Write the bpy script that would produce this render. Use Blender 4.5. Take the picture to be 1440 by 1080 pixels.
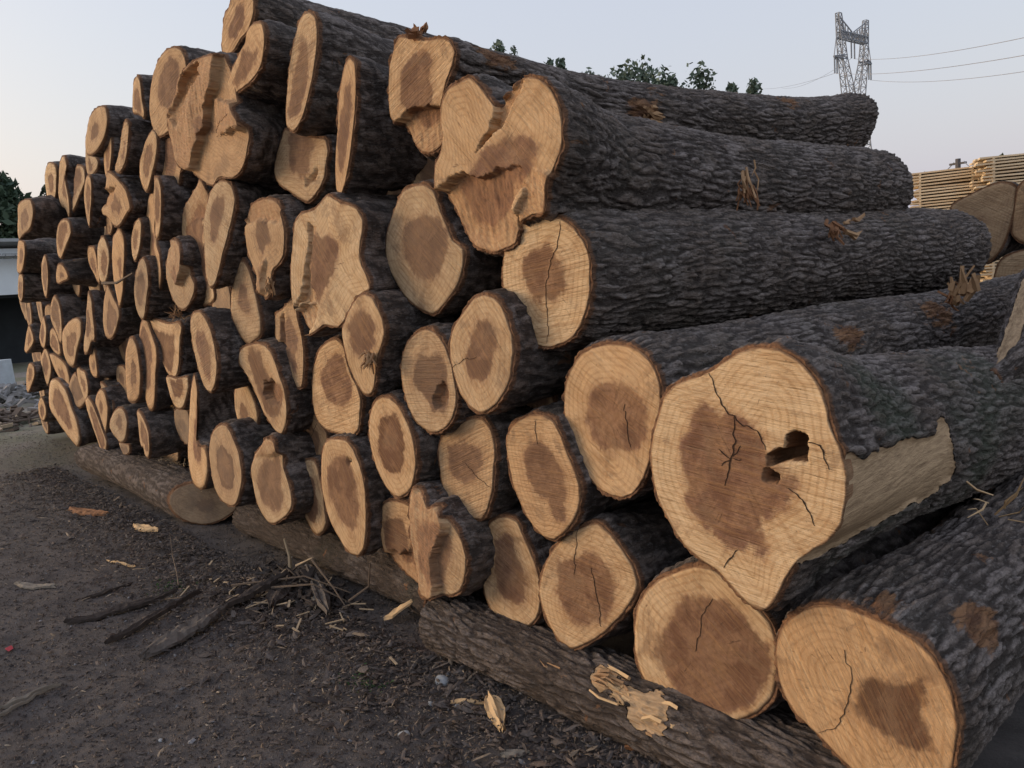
import bpy, math, random
import numpy as np
PI = math.pi; R_ = math.radians
for o in list(bpy.data.objects): bpy.data.objects.remove(o)
SC = bpy.context.scene; COL = SC.collection
random.seed(7); np.random.seed(7)
ZO = 1.6                                   # eye height; the log table is measured from eye level

# ---------------------------------------------------------------- camera
from mathutils import Matrix, Vector
RIGHT = Vector((0.66715356, 0.7412728, -0.07362587)); UP = Vector((-0.04712361, 0.14063674, 0.98893917)); FWD = Vector((-0.7434282, 0.65630477, -0.12875775))
cam = bpy.data.cameras.new('camera'); co = bpy.data.objects.new('camera', cam); COL.objects.link(co)
M = Matrix((RIGHT, UP, -FWD)).transposed().to_4x4(); M.translation = (0, 0, ZO); co.matrix_world = M
cam.sensor_width = 36; cam.lens = 28.0; cam.clip_start = .05; cam.clip_end = 3000
SC.camera = co

# ---------------------------------------------------------------- sky and sun
SUN_EL = R_(9); SUN_DIR = Vector((-.80, -.60, 0)).normalized()*math.cos(SUN_EL)+Vector((0, 0, math.sin(SUN_EL)))
W = bpy.data.worlds.new('World'); SC.world = W; W.use_nodes = True; nt = W.node_tree
bg = nt.nodes['Background']; sky = nt.nodes.new('ShaderNodeTexSky'); sky.sky_type = 'NISHITA'; sky.sun_disc = False
sky.sun_elevation = SUN_EL; sky.sun_rotation = math.atan2(SUN_DIR.x, SUN_DIR.y); sky.air_density = 1.8; sky.dust_density = 4.0; sky.ozone_density = 1.5
hz = nt.nodes.new('ShaderNodeMix'); hz.data_type = 'RGBA'; hz.inputs[0].default_value = .38
hz.inputs[7].default_value = (6.6, 6.85, 8.7, 1)          # thin even evening overcast over the clear sky
nt.links.new(sky.outputs[0], hz.inputs[6]); nt.links.new(hz.outputs[2], bg.inputs[0]); bg.inputs[1].default_value = .125
sl = bpy.data.lights.new('sun', 'SUN'); sl.energy = 1.25; sl.angle = R_(28); sl.color = (1, .83, .64)
so = bpy.data.objects.new('sun', sl); COL.objects.link(so); so.rotation_euler = SUN_DIR.to_track_quat('Z', 'Y').to_euler(); so.location = SUN_DIR*50
SC.view_settings.view_transform = 'Standard'; SC.view_settings.look = 'None'; SC.view_settings.exposure = .56; SC.view_settings.gamma = 1
SC.view_settings.use_curve_mapping = False
SC.cycles.max_bounces = 6; SC.cycles.diffuse_bounces = 3; SC.cycles.use_denoising = True

SCARS = {10: [(-1.82, 2.95, 1.929, 0.07), (-1.727, 2.2, 2.141, 0.04)], 9: [(-1.703, 3.55, 1.719, 0.08), (-1.938, 2.6, 1.339, 0.06), (-1.851, 3.6, 1.541, 0.05), (-1.926, 2.9, 1.622, 0.05)], 35: [(-2.315, 3.0, 2.314, 0.09), (-2.431, 4.4, 2.472, 0.07), (-2.32, 2.1, 2.448, 0.07)], 8: [(-1.472, 4.2, 1.336, 0.14), (-1.499, 3.2, 1.279, 0.07)], 2: [(-0.696, 2.15, 0.627, 0.07), (-0.853, 1.95, 0.743, 0.05)], 1: [(-0.855, 2.8, 0.801, 0.07)], 403: [(-2.01, 1.88, 0.2, 0.05), (-1.668, 1.86, 0.056, 0.04)]}
PEELS = {403: [(-1.579, 1.9, 0.165, 0.075), (-1.769, 1.9, 0.214, 0.045), (-1.491, 1.9, 0.121, 0.05), (-1.692, 1.9, 0.187, 0.05)]}
LOGS = [
{'id':1,'p':[-1.182,1.84,-0.557],'yaw':0.0,'o':[[0.302,0.032],[0.29,0.091],[0.265,0.146],[0.251,0.205],[0.226,0.26],[0.184,0.304],[0.132,0.332],[0.072,0.338],[0.013,0.324],[-0.04,0.295],[-0.093,0.265],[-0.15,0.246],[-0.207,0.225],[-0.252,0.186],[-0.273,0.131],[-0.296,0.075],[-0.311,0.017],[-0.311,-0.044],[-0.3,-0.103],[-0.272,-0.157],[-0.237,-0.206],[-0.195,-0.25],[-0.142,-0.278],[-0.085,-0.299],[-0.035,-0.333],[0.014,-0.368],[0.071,-0.372],[0.105,-0.323],[0.131,-0.269],[0.164,-0.218],[0.208,-0.176],[0.254,-0.137],[0.289,-0.088],[0.3,-0.029]],'label':'largest log of the pile,its face cracked and hollowed,its side wood stripped','res':3,'hp':[[-0.111,0.179],[-0.051,0.154],[0.039,0.138],[0.086,0.075],[0.108,0.01],[0.167,-0.005],[0.118,-0.068],[0.066,-0.134],[0.082,-0.213],[0.057,-0.23],[0.026,-0.189],[-0.014,-0.215],[-0.094,-0.189],[-0.149,-0.149],[-0.191,-0.118],[-0.195,-0.056],[-0.198,0.031],[-0.165,0.084],[-0.148,0.146]],'st':[([[0.088,0.058],[0.122,0.078],[0.14,0.075],[0.145,0.116],[0.171,0.127],[0.202,0.119],[0.199,0.052],[0.145,0.048],[0.091,0.028]],-0.09),([[0.084,0.012],[0.12,0.006],[0.113,-0.018],[0.077,-0.012]],-0.05)],'cr':[[[-0.086,0.269],[-0.068,0.211],[-0.031,0.155],[0.014,0.13],[0.057,0.117],[0.084,0.069]],[[-0.018,0.145],[-0.014,0.087],[-0.026,0.033],[-0.047,-0.047]],[[-0.069,0.052],[-0.026,0.033],[0.012,0.032]],[[-0.055,0.006],[-0.026,0.033],[0.001,0.068]],[[0.137,-0.02],[0.188,-0.046],[0.221,-0.106]],[[-0.064,-0.284],[-0.014,-0.224]],[[0.17,0.105],[0.237,0.102],[0.257,0.04]]],'dz':-0.085,'R':0.265,'keep':0.08,'wl':0.7,'L':3.9,'taper':0.16},
{'id':2,'p':[-0.884,1.9,-1.125],'yaw':0.0,'o':[[0.224,0.001],[0.221,0.045],[0.212,0.088],[0.195,0.129],[0.17,0.166],[0.135,0.192],[0.095,0.209],[0.052,0.219],[0.008,0.226],[-0.036,0.23],[-0.08,0.227],[-0.122,0.213],[-0.159,0.189],[-0.191,0.159],[-0.218,0.124],[-0.235,0.083],[-0.242,0.04],[-0.24,-0.004],[-0.232,-0.048],[-0.216,-0.088],[-0.189,-0.124],[-0.151,-0.145],[-0.114,-0.169],[-0.079,-0.195],[-0.04,-0.217],[-0.002,-0.239],[0.041,-0.249],[0.085,-0.247],[0.126,-0.233],[0.161,-0.205],[0.188,-0.17],[0.204,-0.129],[0.215,-0.086],[0.221,-0.043]],'label':'log at the lower right corner with a dark butterfly-shaped stain','res':3,'hp':[[0.016,0.064],[0.059,0.067],[0.1,0.064],[0.145,0.102],[0.149,0.065],[0.154,0.002],[0.153,-0.065],[0.118,-0.084],[0.067,-0.066],[0.004,-0.056],[-0.018,-0.017],[-0.006,0.033]],'cr':[[[-0.042,0.114],[-0.028,0.037],[-0.04,-0.037],[-0.076,-0.123],[-0.13,-0.154]]],'L':3.9,'taper':0.0},
{'id':3,'p':[-1.42,1.95,-1.181],'yaw':0.0,'o':[[0.264,0.077],[0.243,0.145],[0.185,0.193],[0.121,0.232],[0.054,0.265],[-0.015,0.26],[-0.083,0.227],[-0.147,0.189],[-0.202,0.138],[-0.24,0.073],[-0.255,-0.0],[-0.256,-0.075],[-0.234,-0.146],[-0.191,-0.207],[-0.132,-0.253],[-0.059,-0.265],[0.015,-0.253],[0.082,-0.22],[0.144,-0.178],[0.203,-0.131],[0.247,-0.071],[0.262,0.002]],'label':'round brown log end resting low between the largest log and the butterfly-stained one','res':2,'hp':[[-0.053,0.148],[0.011,0.178],[0.086,0.171],[0.185,0.132],[0.237,0.083],[0.241,-0.006],[0.175,-0.108],[0.069,-0.203],[-0.042,-0.245],[-0.071,-0.169],[-0.135,-0.119],[-0.174,-0.058],[-0.125,0.044]],'cr':[[[-0.014,-0.015],[0.01,0.096],[0.051,0.172]]]},
{'id':4,'p':[-1.907,1.95,-1.099],'yaw':0.0,'o':[[0.241,0.063],[0.223,0.123],[0.181,0.173],[0.131,0.216],[0.076,0.247],[0.015,0.223],[-0.043,0.193],[-0.095,0.154],[-0.14,0.107],[-0.178,0.054],[-0.206,-0.005],[-0.224,-0.067],[-0.209,-0.13],[-0.18,-0.189],[-0.136,-0.237],[-0.075,-0.252],[-0.017,-0.223],[0.037,-0.186],[0.087,-0.145],[0.133,-0.098],[0.176,-0.049],[0.215,0.003]],'label':'round bottom-row log end with two vertical cracks through a brown heart','res':2,'hp':[[-0.043,0.107],[0.036,0.134],[0.108,0.121],[0.147,0.083],[0.149,0.027],[0.107,-0.051],[0.04,-0.118],[-0.026,-0.146],[-0.076,-0.11],[-0.132,-0.064],[-0.14,-0.005],[-0.114,0.062]],'cr':[[[-0.016,0.201],[-0.029,0.12],[-0.043,0.038]],[[0.041,0.077],[0.06,-0.034],[0.077,-0.127]]]},
{'id':5,'p':[-2.333,1.97,-1.16],'yaw':0.0,'o':[[0.168,-0.032],[0.164,0.025],[0.146,0.078],[0.115,0.127],[0.086,0.176],[0.057,0.226],[0.003,0.235],[-0.053,0.224],[-0.102,0.195],[-0.128,0.145],[-0.137,0.089],[-0.149,0.032],[-0.158,-0.024],[-0.161,-0.081],[-0.149,-0.137],[-0.114,-0.181],[-0.06,-0.2],[-0.005,-0.214],[0.052,-0.211],[0.101,-0.183],[0.141,-0.142],[0.162,-0.089]],'label':'pear-shaped log end in the bottom row,just left of the double-cracked one','res':2,'hp':[[-0.066,0.121],[0.001,0.146],[0.055,0.071],[0.094,0.004],[0.087,-0.062],[0.036,-0.108],[-0.042,-0.095],[-0.084,-0.038],[-0.09,0.05]]},
{'id':6,'p':[-2.486,1.92,-0.734],'yaw':0.0,'o':[[0.185,0.116],[0.172,0.173],[0.128,0.209],[0.07,0.21],[0.014,0.194],[-0.042,0.176],[-0.095,0.151],[-0.141,0.115],[-0.176,0.068],[-0.187,0.011],[-0.186,-0.048],[-0.179,-0.106],[-0.16,-0.161],[-0.112,-0.192],[-0.054,-0.203],[0.004,-0.212],[0.061,-0.203],[0.102,-0.162],[0.13,-0.11],[0.153,-0.056],[0.164,0.001],[0.178,0.058]],'label':'pale whitish log end with a small square heart above the pear-shaped log','res':2,'hp':[[-0.092,0.076],[0.017,0.115],[0.087,0.085],[0.088,0.021],[0.029,-0.051],[-0.058,-0.063],[-0.105,-0.025],[-0.116,0.029]],'cr':[[[-0.003,0.023],[0.05,-0.021],[0.145,-0.061]]],'dull':0.3},
{'id':7,'p':[-2.052,1.92,-0.704],'yaw':0.0,'o':[[0.196,0.001],[0.173,0.056],[0.144,0.109],[0.12,0.164],[0.082,0.209],[0.025,0.224],[-0.035,0.217],[-0.091,0.196],[-0.144,0.167],[-0.181,0.121],[-0.191,0.062],[-0.185,0.002],[-0.172,-0.057],[-0.149,-0.112],[-0.115,-0.162],[-0.073,-0.204],[-0.021,-0.234],[0.037,-0.234],[0.088,-0.202],[0.133,-0.162],[0.17,-0.115],[0.192,-0.059]],'label':'yellow oval log end with a slanting grey heart,right of the pale whitish one','res':2,'hp':[[-0.047,0.099],[0.023,0.116],[0.074,0.093],[0.12,0.023],[0.126,-0.052],[0.106,-0.132],[0.052,-0.141],[0.03,-0.096],[-0.037,-0.078],[-0.074,-0.023],[-0.089,0.035]],'cr':[[[-0.002,0.205],[-0.017,0.15],[-0.004,0.113]]]},
{'id':8,'p':[-1.734,1.95,-0.469],'yaw':0.0,'o':[[0.215,0.072],[0.214,0.115],[0.2,0.157],[0.173,0.191],[0.138,0.217],[0.097,0.233],[0.054,0.238],[0.01,0.239],[-0.034,0.234],[-0.076,0.224],[-0.117,0.207],[-0.151,0.18],[-0.179,0.146],[-0.2,0.108],[-0.213,0.066],[-0.217,0.022],[-0.215,-0.021],[-0.207,-0.064],[-0.192,-0.106],[-0.171,-0.144],[-0.146,-0.18],[-0.116,-0.212],[-0.081,-0.239],[-0.042,-0.258],[0.001,-0.266],[0.045,-0.264],[0.085,-0.247],[0.116,-0.216],[0.139,-0.179],[0.158,-0.14],[0.173,-0.099],[0.185,-0.056],[0.196,-0.014],[0.207,0.029]],'label':'clean egg-shaped log end touching the upper left of the largest log','res':3,'hp':[[-0.048,0.095],[0.076,0.125],[0.145,0.071],[0.159,-0.019],[0.105,-0.094],[0.013,-0.123],[-0.063,-0.088],[-0.103,-0.018],[-0.09,0.057]],'cr':[[[0.065,0.047],[0.078,-0.026],[0.085,-0.091]]],'L':4.6,'taper':0.02},
{'id':9,'p':[-2.001,1.95,-0.009],'yaw':0.0,'o':[[0.224,0.044],[0.218,0.085],[0.2,0.123],[0.173,0.155],[0.14,0.181],[0.103,0.201],[0.063,0.213],[0.022,0.22],[-0.02,0.222],[-0.062,0.217],[-0.101,0.203],[-0.138,0.183],[-0.171,0.157],[-0.196,0.124],[-0.212,0.085],[-0.219,0.044],[-0.221,0.002],[-0.216,-0.039],[-0.206,-0.08],[-0.19,-0.119],[-0.165,-0.153],[-0.136,-0.182],[-0.102,-0.207],[-0.064,-0.225],[-0.023,-0.233],[0.019,-0.23],[0.06,-0.22],[0.099,-0.206],[0.135,-0.184],[0.163,-0.153],[0.185,-0.118],[0.202,-0.079],[0.214,-0.039],[0.222,0.002]],'label':'round log end with one long crack,at the front of a full-length bark-covered trunk','res':3,'hp':[[-0.074,0.09],[0.028,0.106],[0.092,0.054],[0.12,-0.007],[0.082,-0.054],[-0.006,-0.063],[-0.087,-0.04],[-0.106,0.029]],'cr':[[[0.104,0.19],[0.081,0.114],[0.04,0.052],[0.009,-0.014]],[[0.009,-0.014],[-0.0,-0.113],[0.0,-0.217]]],'L':3.7,'taper':0.0},
{'id':10,'p':[-2.163,1.88,0.413],'yaw':0.0,'o':[[0.363,0.068],[0.351,0.126],[0.322,0.179],[0.277,0.219],[0.22,0.238],[0.162,0.228],[0.106,0.207],[0.056,0.178],[0.011,0.219],[-0.026,0.266],[-0.072,0.303],[-0.132,0.299],[-0.192,0.291],[-0.236,0.254],[-0.256,0.198],[-0.254,0.138],[-0.268,0.084],[-0.31,0.042],[-0.326,-0.016],[-0.326,-0.075],[-0.297,-0.128],[-0.272,-0.183],[-0.243,-0.236],[-0.199,-0.275],[-0.141,-0.293],[-0.082,-0.305],[-0.023,-0.296],[0.036,-0.285],[0.069,-0.238],[0.12,-0.208],[0.18,-0.199],[0.24,-0.197],[0.262,-0.144],[0.294,-0.093],[0.331,-0.046],[0.359,0.008]],'label':'large heart-shaped log end with a V notch in its top edge','res':3,'hp':[[0.079,0.072],[0.219,0.047],[0.235,-0.016],[0.172,-0.068],[0.086,-0.088],[0.052,-0.164],[-0.055,-0.202],[-0.161,-0.174],[-0.222,-0.098],[-0.214,-0.038],[-0.083,0.002],[-0.025,0.05]],'st':[([[-0.381,-0.06],[-0.24,-0.022],[-0.146,-0.01],[-0.049,-0.045],[0.031,-0.021],[0.151,-0.043],[0.172,-0.068],[0.101,-0.17],[0.054,-0.369],[-0.361,-0.343]],-0.045),([[0.054,0.179],[0.094,0.205],[0.156,0.219],[0.199,0.247],[0.212,0.229],[0.176,0.192],[0.112,0.144],[0.032,0.096],[-0.076,0.042],[-0.019,0.097],[0.044,0.141]],-0.03),([[0.208,-0.05],[0.337,-0.092],[0.314,-0.346],[0.034,-0.326],[0.101,-0.17]],-0.02)],'dz':-0.01,'R':0.235,'keep':0.1,'wl':0.6,'bend':-0.03,'L':3.05,'taper':0.16},
{'id':11,'p':[-2.696,1.94,0.145],'yaw':0.0,'o':[[0.271,-0.013],[0.211,0.025],[0.179,0.091],[0.149,0.157],[0.125,0.226],[0.064,0.258],[-0.009,0.262],[-0.081,0.25],[-0.136,0.203],[-0.183,0.148],[-0.229,0.091],[-0.252,0.023],[-0.241,-0.049],[-0.206,-0.112],[-0.162,-0.17],[-0.102,-0.21],[-0.036,-0.241],[0.034,-0.258],[0.102,-0.231],[0.163,-0.191],[0.215,-0.14],[0.255,-0.08]],'label':'scalloped oval log end tucked under the lower left of the heart-shaped one','res':2,'hp':[[-0.07,0.112],[0.03,0.147],[0.119,0.128],[0.169,0.071],[0.188,0.0],[0.132,-0.092],[0.052,-0.124],[-0.054,-0.091],[-0.107,-0.014],[-0.111,0.061]]},
{'id':12,'p':[-2.254,1.85,-0.258],'yaw':0.0,'o':[[0.166,0.016],[0.165,0.071],[0.144,0.121],[0.12,0.17],[0.077,0.203],[0.024,0.214],[-0.029,0.201],[-0.072,0.167],[-0.113,0.132],[-0.15,0.092],[-0.172,0.042],[-0.171,-0.013],[-0.161,-0.067],[-0.143,-0.118],[-0.114,-0.164],[-0.072,-0.199],[-0.021,-0.219],[0.031,-0.206],[0.078,-0.178],[0.115,-0.138],[0.142,-0.09],[0.156,-0.037]],'label':'orange log end with diagonal saw marks and a side crack below the long-cracked log','res':2,'hp':[[-0.014,0.11],[0.039,0.126],[0.08,0.053],[0.057,-0.037],[-0.0,-0.088],[-0.065,-0.082],[-0.084,-0.024],[-0.062,0.044]],'cr':[[[-0.171,-0.06],[-0.098,-0.024],[-0.023,-0.012]]]},
{'id':13,'p':[-2.618,1.86,-0.378],'yaw':0.0,'o':[[0.182,-0.042],[0.176,0.014],[0.164,0.068],[0.142,0.12],[0.109,0.166],[0.064,0.199],[0.01,0.211],[-0.045,0.198],[-0.096,0.176],[-0.141,0.143],[-0.172,0.096],[-0.188,0.042],[-0.183,-0.014],[-0.166,-0.067],[-0.142,-0.118],[-0.109,-0.163],[-0.063,-0.194],[-0.008,-0.209],[0.047,-0.204],[0.098,-0.181],[0.141,-0.145],[0.17,-0.097]],'label':'smooth oval log end with a dark torn heart,left of the diagonally sawn orange one','res':2,'hp':[[-0.038,0.097],[0.071,0.113],[0.117,0.074],[0.126,-0.014],[0.115,-0.095],[0.038,-0.119],[-0.033,-0.078],[-0.077,-0.006],[-0.075,0.059]],'st':[([[0.052,-0.018],[0.107,0.003],[0.123,-0.068],[0.1,-0.096],[0.038,-0.119],[0.012,-0.084]],-0.03)]},
{'id':14,'p':[-2.985,1.8,-0.217],'yaw':0.0,'o':[[0.176,0.045],[0.173,0.098],[0.15,0.147],[0.116,0.19],[0.065,0.205],[0.012,0.196],[-0.037,0.17],[-0.079,0.136],[-0.116,0.096],[-0.154,0.056],[-0.159,0.005],[-0.154,-0.049],[-0.149,-0.103],[-0.125,-0.153],[-0.091,-0.195],[-0.049,-0.229],[0.002,-0.227],[0.041,-0.19],[0.063,-0.14],[0.083,-0.089],[0.114,-0.044],[0.149,-0.003]],'label':'small oval log end with a frayed pale tail hanging below it','res':2,'hp':[[-0.06,0.12],[0.07,0.136],[0.104,0.079],[0.069,-0.015],[-0.04,-0.066],[-0.106,-0.017],[-0.1,0.062]]},
{'id':15,'p':[-3.574,1.96,-0.486],'yaw':0.0,'o':[[0.267,-0.027],[0.24,0.035],[0.189,0.086],[0.16,0.155],[0.147,0.228],[0.085,0.263],[0.011,0.255],[-0.06,0.232],[-0.127,0.2],[-0.18,0.15],[-0.226,0.095],[-0.251,0.025],[-0.261,-0.048],[-0.249,-0.122],[-0.204,-0.179],[-0.133,-0.203],[-0.059,-0.212],[0.015,-0.216],[0.09,-0.214],[0.165,-0.209],[0.223,-0.169],[0.247,-0.099]],'label':'broad log end with straight sawn bottom,left of the frayed-tail one','res':2,'hp':[[-0.042,0.162],[0.11,0.183],[0.171,0.08],[0.164,-0.025],[0.059,-0.075],[-0.066,-0.058],[-0.122,0.031],[-0.104,0.113]]},
{'id':16,'p':[-4.027,2.051,-0.737],'yaw':-0.035,'o':[[0.162,-0.007],[0.099,0.042],[0.038,0.092],[0.027,0.171],[-0.032,0.216],[-0.099,0.174],[-0.132,0.103],[-0.136,0.023],[-0.114,-0.054],[-0.073,-0.122],[-0.014,-0.176],[0.06,-0.197],[0.099,-0.128],[0.159,-0.076]],'label':'thin half-hidden log end peeking out at the left of the straight-bottomed one','res':1,'cr':[[[0.069,0.04],[-0.065,-0.087]]]},
{'id':17,'p':[-3.474,1.901,-0.988],'yaw':-0.035,'o':[[0.212,0.107],[0.196,0.18],[0.155,0.244],[0.093,0.281],[0.018,0.281],[-0.057,0.273],[-0.128,0.249],[-0.176,0.191],[-0.206,0.122],[-0.219,0.048],[-0.22,-0.028],[-0.208,-0.102],[-0.177,-0.171],[-0.13,-0.23],[-0.072,-0.279],[-0.003,-0.309],[0.072,-0.306],[0.127,-0.257],[0.159,-0.189],[0.18,-0.116],[0.199,-0.043],[0.209,0.032]],'label':'long vertical bottom-row log end with nested rings and a knot near its top','res':2,'hp':[[-0.109,0.132],[0.06,0.197],[0.124,0.101],[0.141,-0.023],[0.069,-0.174],[-0.037,-0.163],[-0.111,-0.088],[-0.146,0.017]],'st':[([[0.072,0.203],[0.125,0.205],[0.117,0.167],[0.068,0.156]],-0.03)]},
{'id':18,'p':[-3.984,1.98,-1.1],'yaw':0.0,'o':[[0.149,-0.123],[0.146,-0.037],[0.144,0.049],[0.116,0.129],[0.089,0.206],[0.004,0.211],[-0.075,0.176],[-0.138,0.118],[-0.17,0.038],[-0.164,-0.046],[-0.121,-0.121],[-0.059,-0.181],[0.015,-0.216],[0.094,-0.183]],'label':'small reddish log end leaning against the left of the long nested-ring one','res':1},
{'id':19,'p':[-2.902,1.84,-0.674],'yaw':0.0,'o':[[0.183,-0.001],[0.176,0.055],[0.156,0.109],[0.123,0.156],[0.08,0.193],[0.027,0.215],[-0.03,0.215],[-0.084,0.197],[-0.128,0.16],[-0.159,0.112],[-0.177,0.058],[-0.181,0.001],[-0.17,-0.055],[-0.15,-0.108],[-0.119,-0.157],[-0.08,-0.199],[-0.029,-0.223],[0.028,-0.221],[0.079,-0.197],[0.123,-0.16],[0.153,-0.111],[0.174,-0.058]],'label':'oval log end with a bold dark eye-like ring,below the torn-heart one','res':2,'hp':[[-0.023,0.135],[0.058,0.129],[0.105,0.054],[0.078,-0.052],[-0.005,-0.127],[-0.081,-0.083],[-0.104,0.01],[-0.072,0.096]]},
{'id':20,'p':[-4.22,1.86,-1.028],'yaw':0.0,'o':[[0.25,-0.093],[0.249,-0.018],[0.22,0.052],[0.183,0.116],[0.195,0.191],[0.186,0.265],[0.111,0.275],[0.038,0.254],[-0.029,0.216],[-0.095,0.178],[-0.164,0.145],[-0.207,0.1],[-0.25,0.048],[-0.253,-0.028],[-0.245,-0.104],[-0.218,-0.176],[-0.163,-0.228],[-0.091,-0.25],[-0.015,-0.241],[0.057,-0.213],[0.126,-0.18],[0.193,-0.144]],'label':'boot-shaped log end with a stepped pale neck in the bottom row','res':2,'hp':[[-0.098,0.089],[0.132,0.153],[0.152,0.025],[0.122,-0.099],[-0.001,-0.168],[-0.13,-0.14],[-0.191,-0.049]],'st':[([[-0.235,0.109],[0.22,0.199],[0.293,0.299],[-0.196,0.251]],0.02)]},
{'id':21,'p':[-4.811,1.84,-0.999],'yaw':0.0,'o':[[0.26,0.039],[0.242,0.11],[0.194,0.165],[0.141,0.216],[0.081,0.255],[0.007,0.254],[-0.065,0.238],[-0.133,0.21],[-0.191,0.165],[-0.23,0.103],[-0.253,0.033],[-0.256,-0.041],[-0.243,-0.113],[-0.207,-0.177],[-0.149,-0.222],[-0.079,-0.244],[-0.006,-0.25],[0.068,-0.244],[0.134,-0.213],[0.186,-0.161],[0.23,-0.102],[0.26,-0.035]],'label':'grey-brown log end with a dark oval ring,right above the short round support log','res':2,'hp':[[-0.054,0.109],[0.062,0.115],[0.137,0.045],[0.141,-0.046],[0.064,-0.149],[-0.064,-0.141],[-0.125,-0.068],[-0.137,0.025]],'dull':0.5},
{'id':22,'p':[-4.761,1.78,-0.28],'yaw':-0.035,'o':[[0.182,-0.013],[0.176,0.048],[0.159,0.106],[0.127,0.158],[0.084,0.201],[0.031,0.23],[-0.03,0.232],[-0.09,0.223],[-0.14,0.189],[-0.167,0.135],[-0.176,0.075],[-0.174,0.014],[-0.162,-0.046],[-0.146,-0.105],[-0.124,-0.162],[-0.088,-0.211],[-0.037,-0.243],[0.023,-0.247],[0.078,-0.22],[0.124,-0.181],[0.16,-0.131],[0.179,-0.074]],'label':'slim leaf-shaped log end standing alone against dark bark at mid height','res':2,'hp':[[-0.053,0.13],[0.044,0.11],[0.099,0.019],[0.092,-0.082],[0.03,-0.176],[-0.052,-0.118],[-0.106,-0.015],[-0.111,0.078]]},
{'id':23,'p':[-4.193,1.88,-0.457],'yaw':0.0,'o':[[0.24,-0.026],[0.205,0.04],[0.18,0.111],[0.14,0.174],[0.071,0.204],[-0.004,0.215],[-0.079,0.212],[-0.155,0.204],[-0.229,0.191],[-0.299,0.161],[-0.324,0.1],[-0.266,0.055],[-0.21,0.007],[-0.161,-0.05],[-0.115,-0.11],[-0.071,-0.171],[-0.013,-0.219],[0.049,-0.263],[0.12,-0.284],[0.179,-0.24],[0.217,-0.175],[0.237,-0.102]],'label':'twisted log end with a deep grey-black rotten pocket in its lower half','res':2,'hp':[[-0.164,0.169],[-0.009,0.163],[0.01,0.068],[0.081,0.014],[0.198,-0.018],[0.2,-0.092],[0.118,-0.173],[-0.012,-0.183],[-0.059,-0.109],[-0.106,-0.034],[-0.171,0.062]],'st':[([[-0.006,0.01],[0.124,0.016],[0.203,-0.036],[0.177,-0.103],[0.047,-0.121],[-0.048,-0.069]],-0.03)]},
{'id':24,'p':[-4.838,2.019,-0.691],'yaw':-0.07,'o':[[0.189,-0.026],[0.179,0.061],[0.125,0.138],[0.061,0.206],[-0.027,0.233],[-0.104,0.184],[-0.145,0.101],[-0.158,0.009],[-0.133,-0.081],[-0.126,-0.174],[-0.094,-0.253],[-0.006,-0.223],[0.071,-0.171],[0.136,-0.103]],'label':'narrow brown-hearted log end at lower left of the rotten-pocket one','res':1},
{'id':25,'p':[-4.878,1.98,-0.111],'yaw':0.0,'o':[[0.24,-0.084],[0.16,-0.011],[0.111,0.078],[0.137,0.182],[0.058,0.234],[-0.049,0.231],[-0.139,0.175],[-0.202,0.089],[-0.218,-0.016],[-0.173,-0.112],[-0.084,-0.171],[0.02,-0.2],[0.126,-0.202],[0.225,-0.159]],'label':'dull mauve log end bulging down to the left behind a ragged pointed one','res':1,'dull':0.8},
{'id':26,'p':[-4.381,1.9,-0.033],'yaw':0.0,'o':[[0.18,-0.069],[0.16,0.024],[0.137,0.116],[0.101,0.205],[0.031,0.264],[-0.045,0.207],[-0.113,0.14],[-0.171,0.064],[-0.202,-0.025],[-0.166,-0.112],[-0.101,-0.182],[-0.017,-0.219],[0.076,-0.194],[0.164,-0.161]],'label':'ragged pointed log end,dull brown,above the rotten-pocket one','res':1,'dull':0.5},
{'id':27,'p':[-3.941,1.85,0.295],'yaw':0.0,'o':[[0.242,0.032],[0.228,0.1],[0.206,0.162],[0.142,0.191],[0.073,0.203],[0.002,0.206],[-0.068,0.204],[-0.137,0.193],[-0.192,0.15],[-0.214,0.084],[-0.219,0.014],[-0.205,-0.055],[-0.174,-0.118],[-0.136,-0.177],[-0.103,-0.239],[-0.065,-0.295],[-0.006,-0.276],[0.029,-0.215],[0.063,-0.154],[0.128,-0.127],[0.19,-0.095],[0.227,-0.037]],'label':'carrot-shaped log end with a grey cap and a splintered lower tip','res':2,'st':[([[-0.159,0.259],[0.229,0.209],[0.193,0.064],[0.063,0.086],[-0.051,0.115],[-0.205,0.095]],-0.02),([[-0.072,-0.122],[0.005,-0.1],[-0.01,-0.161],[-0.073,-0.283],[-0.118,-0.218]],0.02)],'dull':0.35},
{'id':28,'p':[-4.402,1.8,0.4],'yaw':0.0,'o':[[0.257,0.133],[0.244,0.199],[0.183,0.235],[0.112,0.245],[0.042,0.231],[-0.022,0.201],[-0.075,0.152],[-0.121,0.098],[-0.156,0.035],[-0.179,-0.033],[-0.193,-0.103],[-0.202,-0.174],[-0.206,-0.246],[-0.182,-0.31],[-0.117,-0.3],[-0.064,-0.252],[-0.015,-0.199],[0.032,-0.145],[0.079,-0.091],[0.126,-0.037],[0.173,0.017],[0.219,0.073]],'label':'tall smooth pale log end tapering to a point,directly below the round torn one','res':2,'hp':[[0.044,0.177],[0.137,0.175],[0.155,0.118],[0.069,0.027],[-0.032,-0.066],[-0.086,-0.042],[-0.063,0.069],[-0.016,0.139]]},
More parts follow.
